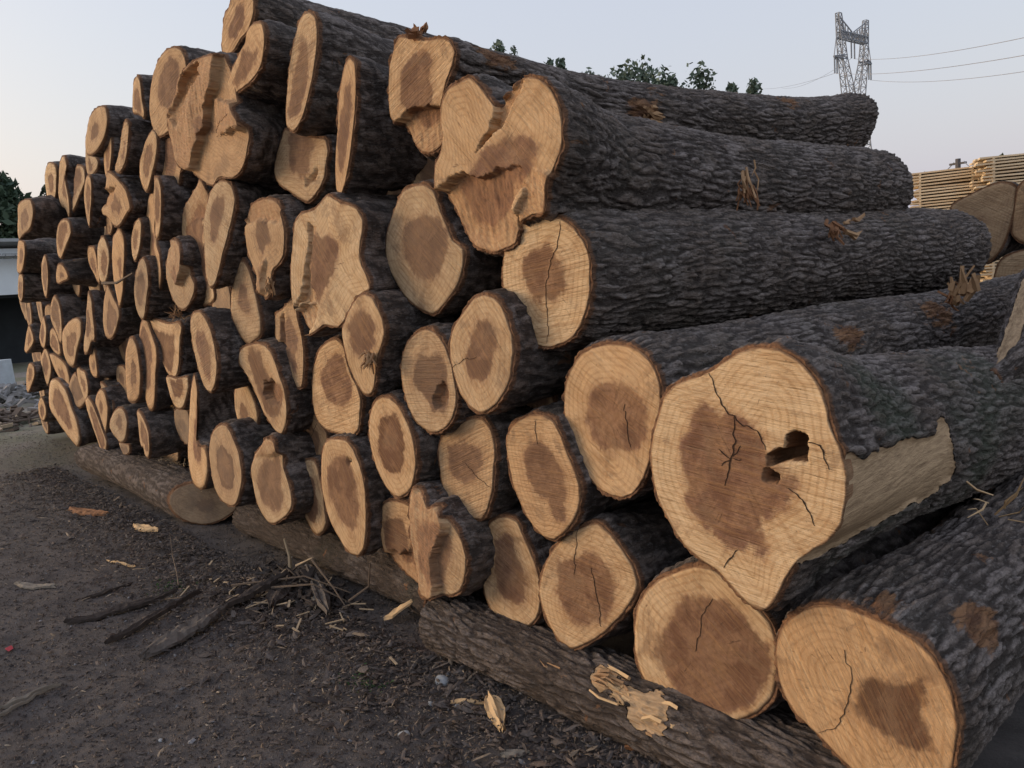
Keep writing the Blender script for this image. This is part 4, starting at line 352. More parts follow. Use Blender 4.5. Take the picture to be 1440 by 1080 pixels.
def mat_face():
    t = NT('end_grain'); c = t.coord(); seed = t.attr('seed', 'OBJECT'); dull = t.attr('dull', 'OBJECT'); tone = t.attr('tone', 'OBJECT')
    off = t.n('ShaderNodeVectorMath', operation='ADD'); cmb = t.n('ShaderNodeCombineXYZ'); t.l(c, off.inputs[0])
    for i in range(3): t.l(seed, cmb.inputs[i])
    t.l(cmb.outputs[0], off.inputs[1]); o = off.outputs[0]
    sd = t.attr('sd'); ed = t.attr('edge')
    n1 = t.noise(o, 9, 4, .6); n2 = t.noise(o, 40, 4, .65); n3 = t.noise(o, 220, 3, .6)
    # saw direction
    vr = t.n('ShaderNodeVectorRotate'); vr.rotation_type = 'Y_AXIS'; t.l(o, vr.inputs['Vector']); t.l(t.attr('saw', 'OBJECT'), vr.inputs['Angle'])
    mp = t.n('ShaderNodeMapping'); mp.inputs['Scale'].default_value = (5, 1, 95); t.l(vr.outputs[0], mp.inputs[0])
    streak = t.noise(mp.outputs[0], 1.0, 3, .6)
    mp2 = t.n('ShaderNodeMapping'); mp2.inputs['Scale'].default_value = (14, 1, 330); t.l(vr.outputs[0], mp2.inputs[0])
    fstreak = t.noise(mp2.outputs[0], 1.0, 2, .6)
    sdn = t.math('ADD', sd, t.math('MULTIPLY', t.math('SUBTRACT', n1, .5), .115))
    sdn = t.math('ADD', sdn, t.math('MULTIPLY', t.math('SUBTRACT', n2, .5), .03))
    sap = t.mix(t.ramp(n1, .3, .7), (.70, .52, .315), (.60, .415, .23))
    sap = t.mix(tone, sap, t.mix(n1, (.63, .385, .19), (.53, .30, .145)))
    heart = t.mix(t.ramp(n2, .3, .7), (.215, .110, .056), (.355, .205, .115))
    heart = t.mix(t.math('MULTIPLY', t.attr('purple', 'OBJECT'), t.ramp(n1, .35, .65)), heart, (.23, .115, .085))
    hd = t.attr('hdark', 'OBJECT')
    heart = t.mix(hd, heart, (.105, .055, .032))
    hal = t.mix(t.math('MULTIPLY', t.ramp(sdn, -.055, .01), t.ramp(n2, .2, .8, .25, .75)), sap, (.40, .235, .125))
    col = t.mix(t.ramp(sdn, -.012, .014, 0, .92), hal, heart)
    col = t.mix(t.math('MULTIPLY', t.ramp(sdn, .004, .035), t.ramp(n1, .47, .60, 0, .7)), col, (.135, .066, .036))
    rc = t.n('ShaderNodeCombineXYZ'); t.l(t.attr('ra'), rc.inputs[0]); t.l(t.attr('rb'), rc.inputs[1]); t.l(t.math('ADD', t.math('MULTIPLY', t.attr('ctr'), .22), seed), rc.inputs[2])
    rad = t.noise(rc.outputs[0], 6.5, 4, .65); rad2 = t.noise(rc.outputs[0], 17, 3, .6)
    inr = t.ramp(t.attr('ctr'), .03, .2); notheart = t.ramp(sdn, -.012, .014, 1, .22)
    col = t.mix(t.math('MULTIPLY', inr, t.ramp(rad, .5, .70, 0, .55)), col, t.mix(t.ramp(sdn, -.01, .01), (.40, .24, .12), (.12, .06, .033)))
    col = t.mix(t.math('MULTIPLY', t.math('MULTIPLY', inr, notheart), t.ramp(rad2, .42, .25, 0, .30)), col, (.70, .53, .33))
    chk = t.math('MULTIPLY', t.math('MULTIPLY', t.ramp(rad2, .665, .68), t.ramp(t.attr('ctr'), .95, .45)), inr)
    col = t.mix(t.math('MULTIPLY', chk, .75), col, (.06, .032, .02))
    # dark ring at the edge of the heart
    ring = t.math('MULTIPLY', t.ramp(sdn, -.006, .008), t.ramp(sdn, .012, .05, 1, 0))
    col = t.mix(t.math('MULTIPLY', ring, t.attr('ring', 'OBJECT')), col, (.14, .07, .038))
    # growth rings that follow heart and outline
    wv = t.math('SINE', t.math('MULTIPLY', t.math('ADD', t.math('ADD', ed, t.math('MULTIPLY', sd, -.35)), t.math('MULTIPLY', n1, .014)), 430.))
    col = t.mix(t.math('MULTIPLY', t.math('MULTIPLY', t.ramp(wv, .1, 1, 0, .5), t.ramp(t.attr('ctr'), .12, .4)), t.ramp(n1, .3, .7, .4, 1)), col, t.mix(t.ramp(sdn, -.01, .01), (.38, .21, .09), (.16, .08, .045)))
    # saw streaks
    col = t.mix(t.ramp(streak, .45, .72, 0, .46), col, (.36, .20, .09))
    col = t.mix(t.math('MULTIPLY', notheart, t.ramp(streak, .25, .42, .40, 0)), col, (.76, .56, .33))
    col = t.mix(t.ramp(fstreak, .5, .75, 0, .30), col, (.30, .165, .08))
    # weather stains and dirt
    st = t.noise(o, 5.5, 5, .7, .8); col = t.mix(t.ramp(st, .54, .66, 0, .52), col, (.235, .145, .085))
    sp = t.noise(o, 120, 2, .5); col = t.mix(t.ramp(sp, .70, .76, 0, .6), col, (.12, .07, .04))
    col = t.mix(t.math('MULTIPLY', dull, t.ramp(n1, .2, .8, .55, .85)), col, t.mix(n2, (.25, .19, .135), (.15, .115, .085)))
    # brown cambium line
    col = t.mix(t.ramp(ed, .0, .006, .75, 0), col, (.17, .085, .045))
    # torn surfaces are redder and fibrous
    torn = t.attr('torn'); col = t.mix(t.math('MULTIPLY', torn, t.ramp(n2, .35, .65, .2, .8)), col, (.36, .19, .10))
    col = t.mix(t.ramp(t.math('ADD', t.attr('rot'), t.math('MULTIPLY', t.math('SUBTRACT', n2, .5), .6)), .35, .6), col, t.mix(n2, (.07, .038, .022), (.17, .095, .05)))
    t.color(col); t.b.inputs['Roughness'].default_value = .82; t.b.inputs['Specular IOR Level'].default_value = .2
    b = t.bump(streak, .8, .009); b = t.bump(fstreak, .7, .0035, b); b = t.bump(n2, .45, .008, b); t.bump(n3, .5, .0018, b)
    return t.m

def mat_ground():
    t = NT('yard_soil'); c = t.coord(); a = t.noise(c, .35, 4); b = t.noise(c, 6, 5, .7); f = t.noise(c, 70, 5, .75); g = t.noise(c, 260, 3, .7)
    col = t.mix(t.ramp(b, .35, .65), (.086, .076, .072), (.135, .120, .112))
    col = t.mix(t.ramp(f, .52, .7, 0, .7), col, (.17, .14, .12)); col = t.mix(t.ramp(f, .25, .42, .7, 0), col, (.045, .038, .036))
    col = t.mix(t.ramp(g, .66, .74, 0, .5), col, (.20, .17, .15))
    # far yard: paler trodden dirt with some green
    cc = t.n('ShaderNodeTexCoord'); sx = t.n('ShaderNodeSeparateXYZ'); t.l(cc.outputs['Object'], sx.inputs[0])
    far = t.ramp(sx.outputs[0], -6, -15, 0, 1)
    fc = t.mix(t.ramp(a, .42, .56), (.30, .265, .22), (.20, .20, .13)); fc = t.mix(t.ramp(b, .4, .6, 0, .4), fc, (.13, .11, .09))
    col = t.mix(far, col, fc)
    t.color(col); x = t.bump(f, .9, .012); t.bump(g, .7, .004, x); return t.m

def mat_chip(name, c1, c2):
    t = NT(name); rnd = t.attr('tint'); c = t.coord(); n = t.noise(c, 90, 3)
    t.color(t.mix(t.ramp(n, .3, .7, 0, .35), t.mix(rnd, c1, c2), tuple(x*.5 for x in c1))); t.bump(n, .6, .004); return t.m

def mat_board():
    t = NT('sawn_board'); c = t.coord((.4, 6, 6)); n = t.noise(c, 9, 4); r = t.n('ShaderNodeObjectInfo').outputs['Random']
    t.color(t.mix(t.ramp(n, .3, .7), t.mix(r, (.66, .52, .34), (.55, .40, .24)), t.mix(r, (.80, .68, .48), (.68, .54, .36)))); t.bump(n, .4, .004); return t.m

def mat_leaf(name, a, b):
    t = NT(name); n = t.attr('tint'); t.color(t.mix(n, a, b)); t.b.inputs['Roughness'].default_value = .6; return t.m

BARK, RIM, FACE = mat_bark(), mat_rim(), mat_face()
CRACK = plain('crack_shade', (.035, .02, .013), .95)  # near-black brown paints the shade inside the cracks
SPLINT = plain('splinter_wood', (.38, .235, .125), .85, .3, 30)
SPLINT_R = plain('rusty_splinter_wood', (.26, .13, .065), .9, .4, 30)
PALE = plain('pale_chip_wood', (.60, .42, .23), .85, .2, 30)

# ---------------------------------------------------------------- logs
def bark_height(P, s, ang, R):
    w = np.c_[fbm(P*np.array([7, 3, 7]), s, 3), fbm(P*5+31, s, 2), fbm(P*np.array([7, 3, 7])+57, s, 3)]-.5
    Q = P+w*np.array([.085, .12, .085])
    nr = max(8, int(2*PI*R/.031))                       # long interlacing ridges that run along the trunk
    u = ang/(2*PI)*nr+3.4*(fbm(P/np.array([.13, .30, .13]), s+3, 3)-.5)+1.1*(fbm(P/np.array([.05, .10, .05])+9, s+5, 2)-.5)
    rg = 1-np.abs(2*(u-np.floor(u))-1)
    f1, f2, ident = worley(Q/np.array([.027, .19, .027]), s)
    g1, g2, _ = worley(Q/np.array([.014, .045, .014])+5.5, s+50)
    r = sstep(.0, .30, f2-f1)
    return np.clip(.24*sstep(.0, .8, rg)+r*(.26+.36*ident)+.22*sstep(.0, .3, g2-g1)*(.3+.7*rg)-.08+.42*(fbm(P*np.array([75, 45, 75]), s, 3)-.42), 0, 1.2)

NB = {1: (40, 46), 2: (84, 130), 3: (280, 360)}
HDARK = {2: .95, 3: .30, 13: .75, 23: .6, 97: .7, 1: .22, 4: .2, 8: .12, 9: .25, 19: .4, 17: .15}
RING = {19: 1., 21: 1., 3: .1, 8: 0., 9: .4, 1: .1, 2: .2}
FINE_BARK = {1, 2, 8, 9, 10, 35}
def sections(res, L):
    if res == 3: return np.r_[np.linspace(0, .5, 70, endpoint=False), np.linspace(.5, L, 290)]
    if res == 2: return np.r_[np.linspace(0, 1.0, 92, endpoint=False), np.linspace(1.0, L, 38)]
    return np.r_[np.linspace(0, .7, 30, endpoint=False), np.linspace(.7, L, 16)]

def make_log(rec, label=None, group='logs stacked in the long pile', yaw=None, name='log', bark_res=None):
    rid = rec['id']; rs = np.random.RandomState(rid*7+3); o0 = np.array(rec['o'], float)
    X, Y, Z = rec['p']; Z += ZO
    L = rec.get('L', 3.6); res = rec['res']; br = bark_res or (3 if rid in FINE_BARK else min(res, 2))
    yaw = rec['yaw'] if yaw is None else yaw
    zmin = o0[:,1].min()
    root = empty(name, (X, Y, Z+zmin), (0, 0, yaw)); base = np.array([0, 0, -zmin])
    area = .5*abs(np.sum(o0[:,0]*np.roll(o0[:,1], -1)-np.roll(o0[:,0], -1)*o0[:,1])); Req = math.sqrt(area/PI)
    R = rec.get('R', max(Req, .16)); seed = rs.rand()*50; tp = rec.get('taper', .08)
    dxs = rec.get('dx', 0)+ (math.tan(rec['yaw']) if rec['yaw'] < 0 and abs(yaw) < 1 else 0); dzs = rec.get('dz', 0)
    def height(Pq):
        z = np.zeros(len(Pq)); tn = np.zeros(len(Pq)); ir = 0
        for poly, dv in rec.get('st', ()):
            jn = (fbm(np.c_[Pq*24, np.zeros(len(Pq))]+seed, 3, 4)-.5)*.055; ir += 1
            m = sstep(-.002, .004, poly_sd(Pq, poly)+jn*(.22 if abs(dv) > .06 else .75 if abs(dv) > .04 else 1)); pc = np.mean(poly, 0)
            tk = (np.array([_h(np.array([rid]), np.array([ir]), np.array([k_]), 3)[0] for k_ in (1, 2)])-.5)*(.0 if abs(dv) > .046 else .36)
            z = z-dv*m+m*np.clip((Pq-pc)@tk, -.03, .03); tn = np.maximum(tn, m*.7)
        return z, tn
    tl = (rs.rand(2)-.5)*.10
    def surf(Pq):
        z, tn = height(Pq); Q3 = np.c_[Pq, np.zeros(len(Pq))]
        return z+(fbm(Q3*6+seed, 1, 3)-.5)*.016*(1+2*tn)+(fbm(Q3*np.array([70, 14, 1])+seed, 2, 4)-.5)*.020*tn+Pq@tl, tn
    # ---- bark sleeve
    N, _ = NB[br]; s = sections(br, L); M = len(s); o = smooth_closed(o0, N)
    ca = np.arctan2(o[:,1], o[:,0]); a0 = ca[0]; th = a0+2*PI*np.arange(N)/N
    # pick the phase that best lines up the circle with the outline
    best = min(((np.hypot(*(o-R*np.c_[np.cos(th+d), np.sin(th+d)]).T).sum(), d) for d in np.linspace(-1, 1, 41)))[1]
    th = th+best
    d = o/np.maximum(np.hypot(*o.T), 1e-6)[:, None]
    bt = .007 if res > 1 else .005
    keep = rec.get('keep', .35 if rid in FINE_BARK else .12)
    wl = rec.get('wl', .9 if rid in FINE_BARK else .45)
    lob = 1+.05*np.sin(2*th+rs.rand()*6)+.03*np.sin(3*th+rs.rand()*6)
    circ = R*lob[:, None]*np.c_[np.cos(th), np.sin(th)]
    nb = (rs.rand(4)-.5)*np.array([.06, .04, 6, 6])
    if rid in FINE_BARK: nb[:2] *= 0
    w = (sstep(0, wl, s)*(1-keep))[:, None, None]
    q = o[None]*(1-w)+circ[None]*w
    q = q*(1-tp*s/L)[:, None, None]
    if rec.get('point'):
        pf = sstep(0, 1.3, s); q[...,1] += (R*.75*pf)[:, None]
    q = q*(1+.05*np.sin(s*2.3+nb[3]))[:, None, None]**(sstep(0, 1.2, s)[:, None, None])
    bd = rec.get('bend', 0)*np.sin(PI*np.clip(s/L, 0, 1))**.7
    cx = dxs*s+nb[0]*np.sin(s*1.3+nb[2])-nb[0]*math.sin(nb[2]); cz = bd+dzs*s+nb[1]*np.sin(s*1.7+nb[3])-nb[1]*math.sin(nb[3])
    nx = np.gradient(q, axis=1); nrm = np.stack([nx[...,1], -nx[...,0]], -1); nrm /= np.maximum(np.linalg.norm(nrm, axis=-1), 1e-6)[..., None]
    if (nrm*q).sum() < 0: nrm = -nrm
    P3 = np.stack([q[...,0], np.broadcast_to(s[:, None], q.shape[:2]), q[...,1]], -1).reshape(-1, 3)
    h = bark_height(P3+seed, int(seed*10), np.arctan2(q[...,1], q[...,0]).ravel(), R)
    h = h.reshape(M, N)
    amp = {1: .011, 2: .015, 3: .0165}[br]
    peel = np.zeros((M, N))
    if rid == 1:      # stripped side wood on the right, low on the flank
        ang = np.degrees(np.arctan2(q[...,1], q[...,0])); S = np.broadcast_to(s[:, None], ang.shape)
        edge = fbm(P3*9, 5, 3).reshape(M, N)
        up = 12+6*S+26*(edge-.5); lo = -54+34*S+22*(edge-.5)
        peel = sstep(-4, 4, ang-lo)*sstep(-4, 4, up-ang)*sstep(.03, -.03, S-(.80+.25*(edge-.5)))
    if rec.get('point'):
        ang = np.degrees(np.arctan2(q[...,1]+R*.5, q[...,0])) % 360
        peel = np.maximum(peel, sstep(84, 90, ang+14*(fbm(P3*9, 5, 3).reshape(M, N)-.5))*sstep(116, 110, ang))
    t = bt+h*amp+(fbm(P3*2.5, 3, 2).reshape(M, N)-.5)*.02
    t = t*(1-peel)-.004*peel
    rough = (vnoise(P3*np.array([38, 0, 38])+seed, 9).reshape(M, N)[0]-.5)
    frt = sstep(.05, 0, s)[:, None]
    t = t*(1-frt*.45)
    q = q+nrm*t[..., None]
    yy = s[:, None]+frt*(.004+rough*.022)[None]*(1 if res > 1 else .7)
    he = surf(o*.985)[0]; yy = yy+he[None]*sstep(.30, 0, s)[:, None]
    V = np.stack([q[...,0]+cx[:, None], yy, q[...,1]+cz[:, None]], -1).reshape(-1, 3)
    i = np.arange(M-1)[:, None]*N; j = np.arange(N)[None]; j2 = (j+1) % N
    Fq = np.stack([i+j, i+j2, i+N+j2, i+N+j], -1).reshape(-1, 4)[:, ::-1]
    # annulus from the bark edge to the wood outline (its own material), a little behind the wood face
    inn = np.c_[o[:,0]*.97, he+.004, o[:,1]*.97]
    mid = np.c_[(o[:,0]+q[0,:,0])/2, .004+he+rough*.01, (o[:,1]+q[0,:,1])/2]
    b0 = len(V); V = np.vstack([V, mid, inn]); jj = np.arange(N); kk = (jj+1) % N
    A = np.vstack([np.stack([jj, kk, b0+kk, b0+jj], -1), np.stack([b0+jj, b0+kk, b0+N+kk, b0+N+jj], -1)])
    rim = sstep(.045, 0, s)[:, None]*np.ones((1, N))
    hv = np.r_[h.ravel(), np.full(2*N, .3)]; pv = np.r_[peel.ravel(), np.zeros(2*N)]; rv = np.r_[rim.ravel(), np.ones(2*N)]
    scv = np.zeros(len(V)); pz = (fbm(V*22+seed, 2, 3)-.5)
    for (sx_, sy_, sz_, sr_) in PEELS.get(rid, ()):
        wx, wy = X+V[:,0]*math.cos(yaw)-V[:,1]*math.sin(yaw), Y+V[:,0]*math.sin(yaw)+V[:,1]*math.cos(yaw)
        pv = np.maximum(pv, sstep(.4, .6, 1-np.sqrt(((wx-sx_)/sr_/1.5)**2+((wy-sy_)/sr_)**2+((V[:,2]+Z-sz_)/sr_)**2)*.55+pz*.45))
    for (sx_, sy_, sz_, sr_) in SCARS.get(rid, ()):
        scv = np.maximum(scv, 1-np.sqrt(((V[:,0]+X-sx_)/sr_)**2+((V[:,1]+Y-sy_)/sr_/1.7)**2+((V[:,2]+Z-sz_)/sr_)**2)*.55)
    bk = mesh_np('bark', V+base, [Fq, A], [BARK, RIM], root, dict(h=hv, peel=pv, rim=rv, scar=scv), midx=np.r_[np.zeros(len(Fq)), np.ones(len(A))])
    bk['soil'] = {401: .5, 402: 1., 403: .75}.get(rid, 0.); bk['seed'] = float(seed); bk['moss'] = 1.0 if rid == 1 else float(rs.rand()*.4)  # first value: share of darker brown per support log
    # ---- cut face
    K, NF = {1: (7, 30), 2: (20, 84), 3: (56, 220)}[res]
    of = smooth_closed(o0, NF); jag = (vnoise(np.c_[of*45, np.zeros(NF)]+seed, 4)-.5)*.008; of = of*(1+jag/np.maximum(np.hypot(*of.T), .03))[:, None]
    tt = np.linspace(0, 1, K+1)[1:]
    P = (of[None]*tt[:, None, None]).reshape(-1, 2); P = np.vstack([[0, 0], P])
    dd = poly_sd(P, o0)
    hp = rec.get('hp')
    if hp: sd = poly_sd(P, smooth_closed(hp, 40))
    else:
        hs = rec.get('hs', .30+.42*rs.rand()); oc = (rs.rand(2)-.5)*.34*Req
        sd = poly_sd(P-oc, smooth_closed(o0*hs, 30))
    torn = np.zeros(len(P)); hy = np.zeros(len(P))
    hy, torn = surf(P)
    Vf = np.c_[P[:,0], hy-.0, P[:,1]]
    rot = np.zeros(len(P))
    for poly, dv in rec.get('st', ()):
        if dv < -.048 and rid == 1: rot = np.maximum(rot, sstep(-.010, .006, poly_sd(P, poly)))
    rn = np.maximum(np.hypot(*P.T), 1e-5); ra, rb = P[:,0]/rn, P[:,1]/rn
    edgeidx = 1+(K-1)*NF+np.arange(NF)
    Vb = Vf[edgeidx].copy(); Vb[:,1] = np.maximum(Vb[:,1]+.03, .03); Vb[:, [0, 2]] *= .985          # short skirt down into the sleeve
    nV = len(Vf); Vf = np.vstack([Vf, Vb])
    k = np.arange(K-1)[:, None]*NF+1; j = np.arange(NF)[None]; j2 = (j+1) % NF
    Fr = np.stack([k+j, k+NF+j, k+NF+j2, k+j2], -1).reshape(-1, 4)[:, ::-1]
    Ft = np.stack([np.zeros(NF, int), 1+np.arange(NF), 1+(np.arange(NF)+1) % NF], -1)[:, ::-1]
    e = edgeidx; e2 = np.roll(e, -1); b = nV+np.arange(NF); b2 = np.roll(b, -1)
    Fs = np.stack([e, b, b2, e2], -1)[:, ::-1]
    rot, ra, rb = [np.r_[a_, a_[edgeidx]] for a_ in (rot, ra, rb)]
    f = mesh_np('cut_face', Vf+base, [Fr, Ft, Fs], FACE, root, dict(ctr=np.r_[0, np.repeat(tt, NF), np.ones(NF)], rot=rot, ra=ra, rb=rb, sd=np.r_[sd, sd[edgeidx]], edge=np.r_[dd, np.zeros(NF)], torn=np.r_[torn, np.full(NF, .3)]))
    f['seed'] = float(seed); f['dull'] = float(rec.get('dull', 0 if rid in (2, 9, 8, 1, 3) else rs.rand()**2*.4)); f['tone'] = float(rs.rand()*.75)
    f['saw'] = float(rs.uniform(-1.2, .4)); f['purple'] = float(rs.rand()); f['hdark'] = float(HDARK.get(rid, rs.rand()*.45)); f['ring'] = float(RING.get(rid, rs.rand()**2*.7))
    # ---- far end
    eb = V[(M-1)*N:(M)*N]; ce = eb.mean(0)
    Vc = np.vstack([[ce], ce+(eb-ce)*.93+[0, -.001, 0], eb]); jj = np.arange(N); kk = (jj+1) % N
    Fc = np.stack([np.zeros(N, int), 1+jj, 1+kk], -1)[:, ::-1]
    c = mesh_np('cut_face', Vc[:1+N]+base, Fc, FACE, root, dict(ctr=np.r_[0, np.ones(N)], sd=np.r_[.1, np.full(N, -.05)], edge=np.r_[.2, np.zeros(N)], torn=np.zeros(N+1)))
    for q_ in ('seed', 'dull', 'tone', 'saw', 'purple', 'hdark', 'ring'): c[q_] = f[q_]
    # ---- cracks: dark strips just proud of the face, gap shade in their colour
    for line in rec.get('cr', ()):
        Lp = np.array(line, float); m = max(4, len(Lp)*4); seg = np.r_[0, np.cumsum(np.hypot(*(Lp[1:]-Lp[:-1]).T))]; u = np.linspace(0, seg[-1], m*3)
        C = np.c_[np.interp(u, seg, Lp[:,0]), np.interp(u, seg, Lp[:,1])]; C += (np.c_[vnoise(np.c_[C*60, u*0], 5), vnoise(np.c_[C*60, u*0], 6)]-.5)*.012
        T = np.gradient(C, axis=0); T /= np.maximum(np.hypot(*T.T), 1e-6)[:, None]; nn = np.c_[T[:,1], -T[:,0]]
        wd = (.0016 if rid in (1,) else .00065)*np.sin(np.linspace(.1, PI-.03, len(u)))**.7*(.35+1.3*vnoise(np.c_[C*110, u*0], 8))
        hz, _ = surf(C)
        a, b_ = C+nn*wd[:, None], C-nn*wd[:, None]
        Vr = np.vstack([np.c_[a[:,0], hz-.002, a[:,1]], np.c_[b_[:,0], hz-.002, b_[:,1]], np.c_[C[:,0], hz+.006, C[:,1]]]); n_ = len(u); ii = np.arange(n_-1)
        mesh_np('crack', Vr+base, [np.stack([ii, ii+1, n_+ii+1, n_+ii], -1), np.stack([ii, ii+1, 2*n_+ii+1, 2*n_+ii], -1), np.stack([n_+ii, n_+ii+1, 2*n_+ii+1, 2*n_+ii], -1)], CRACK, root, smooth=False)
    tag(root, label or rec['label'], 'log', group)
    return root, (cx, cz, q, s, base)
# ---------------------------------------------------------------- ground
def gz(x, y):
    P = np.c_[x, y, np.zeros(len(x))]
    near = sstep(14, 5, np.hypot(x, y))
    return (fbm(P*.6, 2, 3)-.5)*.10*sstep(0, 3, np.hypot(x, y))+near*((fbm(P*5, 3, 3)-.5)*.035+(fbm(P*26, 4, 3)-.5)*.022)
def axis(c, n, d0, r):          # fine near c, then geometric
    a = [0.]; d = d0
    while len(a) < n: a.append(a[-1]+d); d *= r
    a = np.array(a); return np.r_[c-a[::-1], c+a[1:]]
gx = axis(-3.3, 330, .011, 1.0265); gy = axis(1.3, 230, .012, 1.0385)
gx, gy = gx[np.abs(gx) < 900], gy[np.abs(gy) < 900]
gx = np.r_[-1400, gx, 1400]; gy = np.r_[-1400, gy, 1400]
GX, GY = np.meshgrid(gx, gy); nxg, nyg = len(gx), len(gy)
GZ = gz(GX.ravel(), GY.ravel())
i = np.arange(nyg-1)[:, None]*nxg; j = np.arange(nxg-1)[None]
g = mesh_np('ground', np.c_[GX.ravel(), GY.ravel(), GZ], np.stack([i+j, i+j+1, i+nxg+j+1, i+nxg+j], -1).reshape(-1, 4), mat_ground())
tag(g, 'dark soil of the timber yard strewn with bark crumbs', kind='structure')
def G1(x, y): return float(gz(np.array([float(x)]), np.array([float(y)]))[0])

# ---------------------------------------------------------------- the long pile
for rec in LOGS:
    if rec['id'] < 200: make_log(rec)
rs = np.random.RandomState(11)
fill_o = []
for k in range(6):
    a = np.linspace(0, 2*PI, 18, endpoint=False); r = 1+.07*np.sin(2*a+rs.rand()*6)+.05*np.sin(3*a+rs.rand()*6)
    fill_o.append(np.c_[np.cos(a)*r, np.sin(a)*r])
for k, (x, y, z, r) in enumerate(FILL):
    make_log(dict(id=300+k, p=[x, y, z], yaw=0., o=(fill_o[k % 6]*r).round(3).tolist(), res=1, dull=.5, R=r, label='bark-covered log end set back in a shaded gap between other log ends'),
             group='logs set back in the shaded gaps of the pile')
# ---------------------------------------------------------------- support logs lying along the foot of the pile
def ring_outline(r, k, sq=1.): return (fill_o[k]*r*np.array([1, sq])).round(3).tolist()
make_log(dict(id=401, p=[-5.78, 2.03, .165-ZO], yaw=R_(42), o=(fill_o[0]*np.array([.26, .165])).round(3).tolist(), res=2, dull=1., keep=1., L=1.75, hs=.3, dx=-1.11, taper=.1), 'short round log lying along the ground under the left half of the pile', 'support logs under the pile', yaw=R_(42))
make_log(dict(id=402, p=[-3.0, 2.15, .11-ZO], yaw=PI/2, o=ring_outline(.12, 1), res=2, dull=1., R=.105, L=2.3, hs=.3), 'thin support log in deep shade, its dim brown end below the folded double log end', 'support logs under the pile', yaw=PI/2)
make_log(dict(id=403, p=[-.35, 2.02, .125-ZO], yaw=PI/2, o=ring_outline(.135, 2), res=3, R=.135, L=2.42, hs=.3, taper=.12), 'grey support log lying across the foreground under the bottom row, with torn pale splinters', 'support logs under the pile', yaw=PI/2+.03, bark_res=3)

# ---------------------------------------------------------------- second pile, lumber, behind
for rec in LOGS:
    if rec['id'] >= 200: make_log(rec, group='logs of the second pile')
for k, (x, y, z, r) in enumerate([(-1.75, 7.05, .2-ZO, .22), (-2.3, 7.2, .22-ZO, .22), (-2.65, 7.1, .24-ZO, .24), (-2.5, 7.15, .62-ZO, .2), (-1.35, 7.1, .25-ZO, .25), (-1.45, 7.1, .8-ZO, .26), (-1.45, 7.1, 1.35-ZO, .24), (-2.45, 7.2, 1.05-ZO, .2)]):
    make_log(dict(id=450+k, p=[x, y, z], yaw=0., o=(fill_o[k % 6]*r).round(3).tolist(), res=1, dull=.6, R=r, label='round log low in the second pile behind the big trunks'), group='logs of the second pile')

BOARD = mat_board()
def lumber(x0, y0, ang, length, ztop, nvis, label, deep):
    root = empty('lumber_stack', (x0, y0, 0), (0, 0, ang)); rr = random.Random(int(x0*100)); pitch = .045
    me = {}
    def bd(L, w, h):
        key = (L, w, h)
        if key not in me:
            m = MB(); m.box((L/2, w/2, 0), (L, w, h)); me[key] = m.build('board', BOARD, root); return me[key]
        o = me[key].copy(); COL.objects.link(o); o.parent = root; return o
    nl = int(ztop/pitch)
    low = MB()
    for k in range(nl):
        z = ztop-k*pitch
        for j in range(deep):
            ox = rr.uniform(-.13, .09); w = .16
            if k < nvis and j < 2:
                b = bd(length, w, .024); b.location = (ox, j*.18+rr.uniform(-.012, .012), z); b.rotation_euler = (rr.uniform(-.03, .03), rr.uniform(-.011, .011), rr.uniform(-.04, .04))
            else: low.box((length/2+ox, j*.18+.08, z), (length, w, .024))
        for sx in (.05, .5, .95):
            low.box((sx*length, deep*.09, z-.022), (.03, deep*.18, .018))
    o = low.build('inner_boards', BOARD, root); o['kind'] = 'stuff'
    tag(root, label, 'lumber stack', 'stacks of sawn boards'); return root
la = math.atan2(.40, .92)
lumber(-5.12, 13.05, la-.10, 1.55, 2.76, 16, 'low stack of pale sawn boards just right of the second trunk end', 4)
lumber(-4.12, 13.0, la+.12, 2.2, 2.84, 18, 'taller stack of yellow sawn boards at the right edge, its board ends facing left', 5)

# dark log lying over the trunks at the right edge, with its stripped pale edge
make_log(dict(id=470, p=[-1.02, 3.25, -.50], yaw=0., o=(fill_o[3]*.03).round(3).tolist(), res=2, R=.2, L=2.2, dz=.10, dx=.0, dull=1., point=True, keep=.0, wl=1.2), 'dark tapering trunk with a stripped pale edge, beside the splintered stub at the right edge', 'logs stacked in the long pile', yaw=0.)

# ---------------------------------------------------------------- splinters torn from bark and wood
def slivers(root, name, c, n, L, w, mat, seed, up=(0, 0, 1), spread=.8, axis=None):
    rr = random.Random(seed); m = MB(); up = Vector(up).normalized()
    for k in range(n):
        d = Vector((rr.gauss(0, 1), rr.gauss(0, 1), rr.gauss(0, 1))).normalized()*spread+up*(1-spread*.5)
        if axis: d += Vector(axis)*rr.uniform(-1, 1)*1.2
        d.normalize(); l = L*rr.uniform(.35, 1); p = Vector(c)+Vector((rr.gauss(0, 1), rr.gauss(0, 1), rr.gauss(0, 1)))*L*.16
        mid = p+d*l*.5+Vector((rr.gauss(0, 1), rr.gauss(0, 1), rr.gauss(0, 1)))*l*.08
        s = d.cross(Vector((rr.random(), rr.random(), rr.random()))).normalized(); ww = w*rr.uniform(.4, 1)
        t = d.cross(s)*ww*.35
        V = [p-s*ww*.5, p+s*ww*.5, mid+s*ww*.55, mid-s*ww*.45, p+d*l]
        m.add([v+t for v in V]+[v-t for v in V], [(0,1,2,3), (3,2,4), (6,5,8,7), (7,8,9), (1,0,5,6), (2,1,6,7), (0,3,8,5), (4,2,7,9), (3,4,9,8)])
    o = m.build(name, mat, root); return o
byid = {}
for o in COL.objects:
    if o.name.split('.')[0] == 'log' and o.get('label'): byid[o['label']] = o
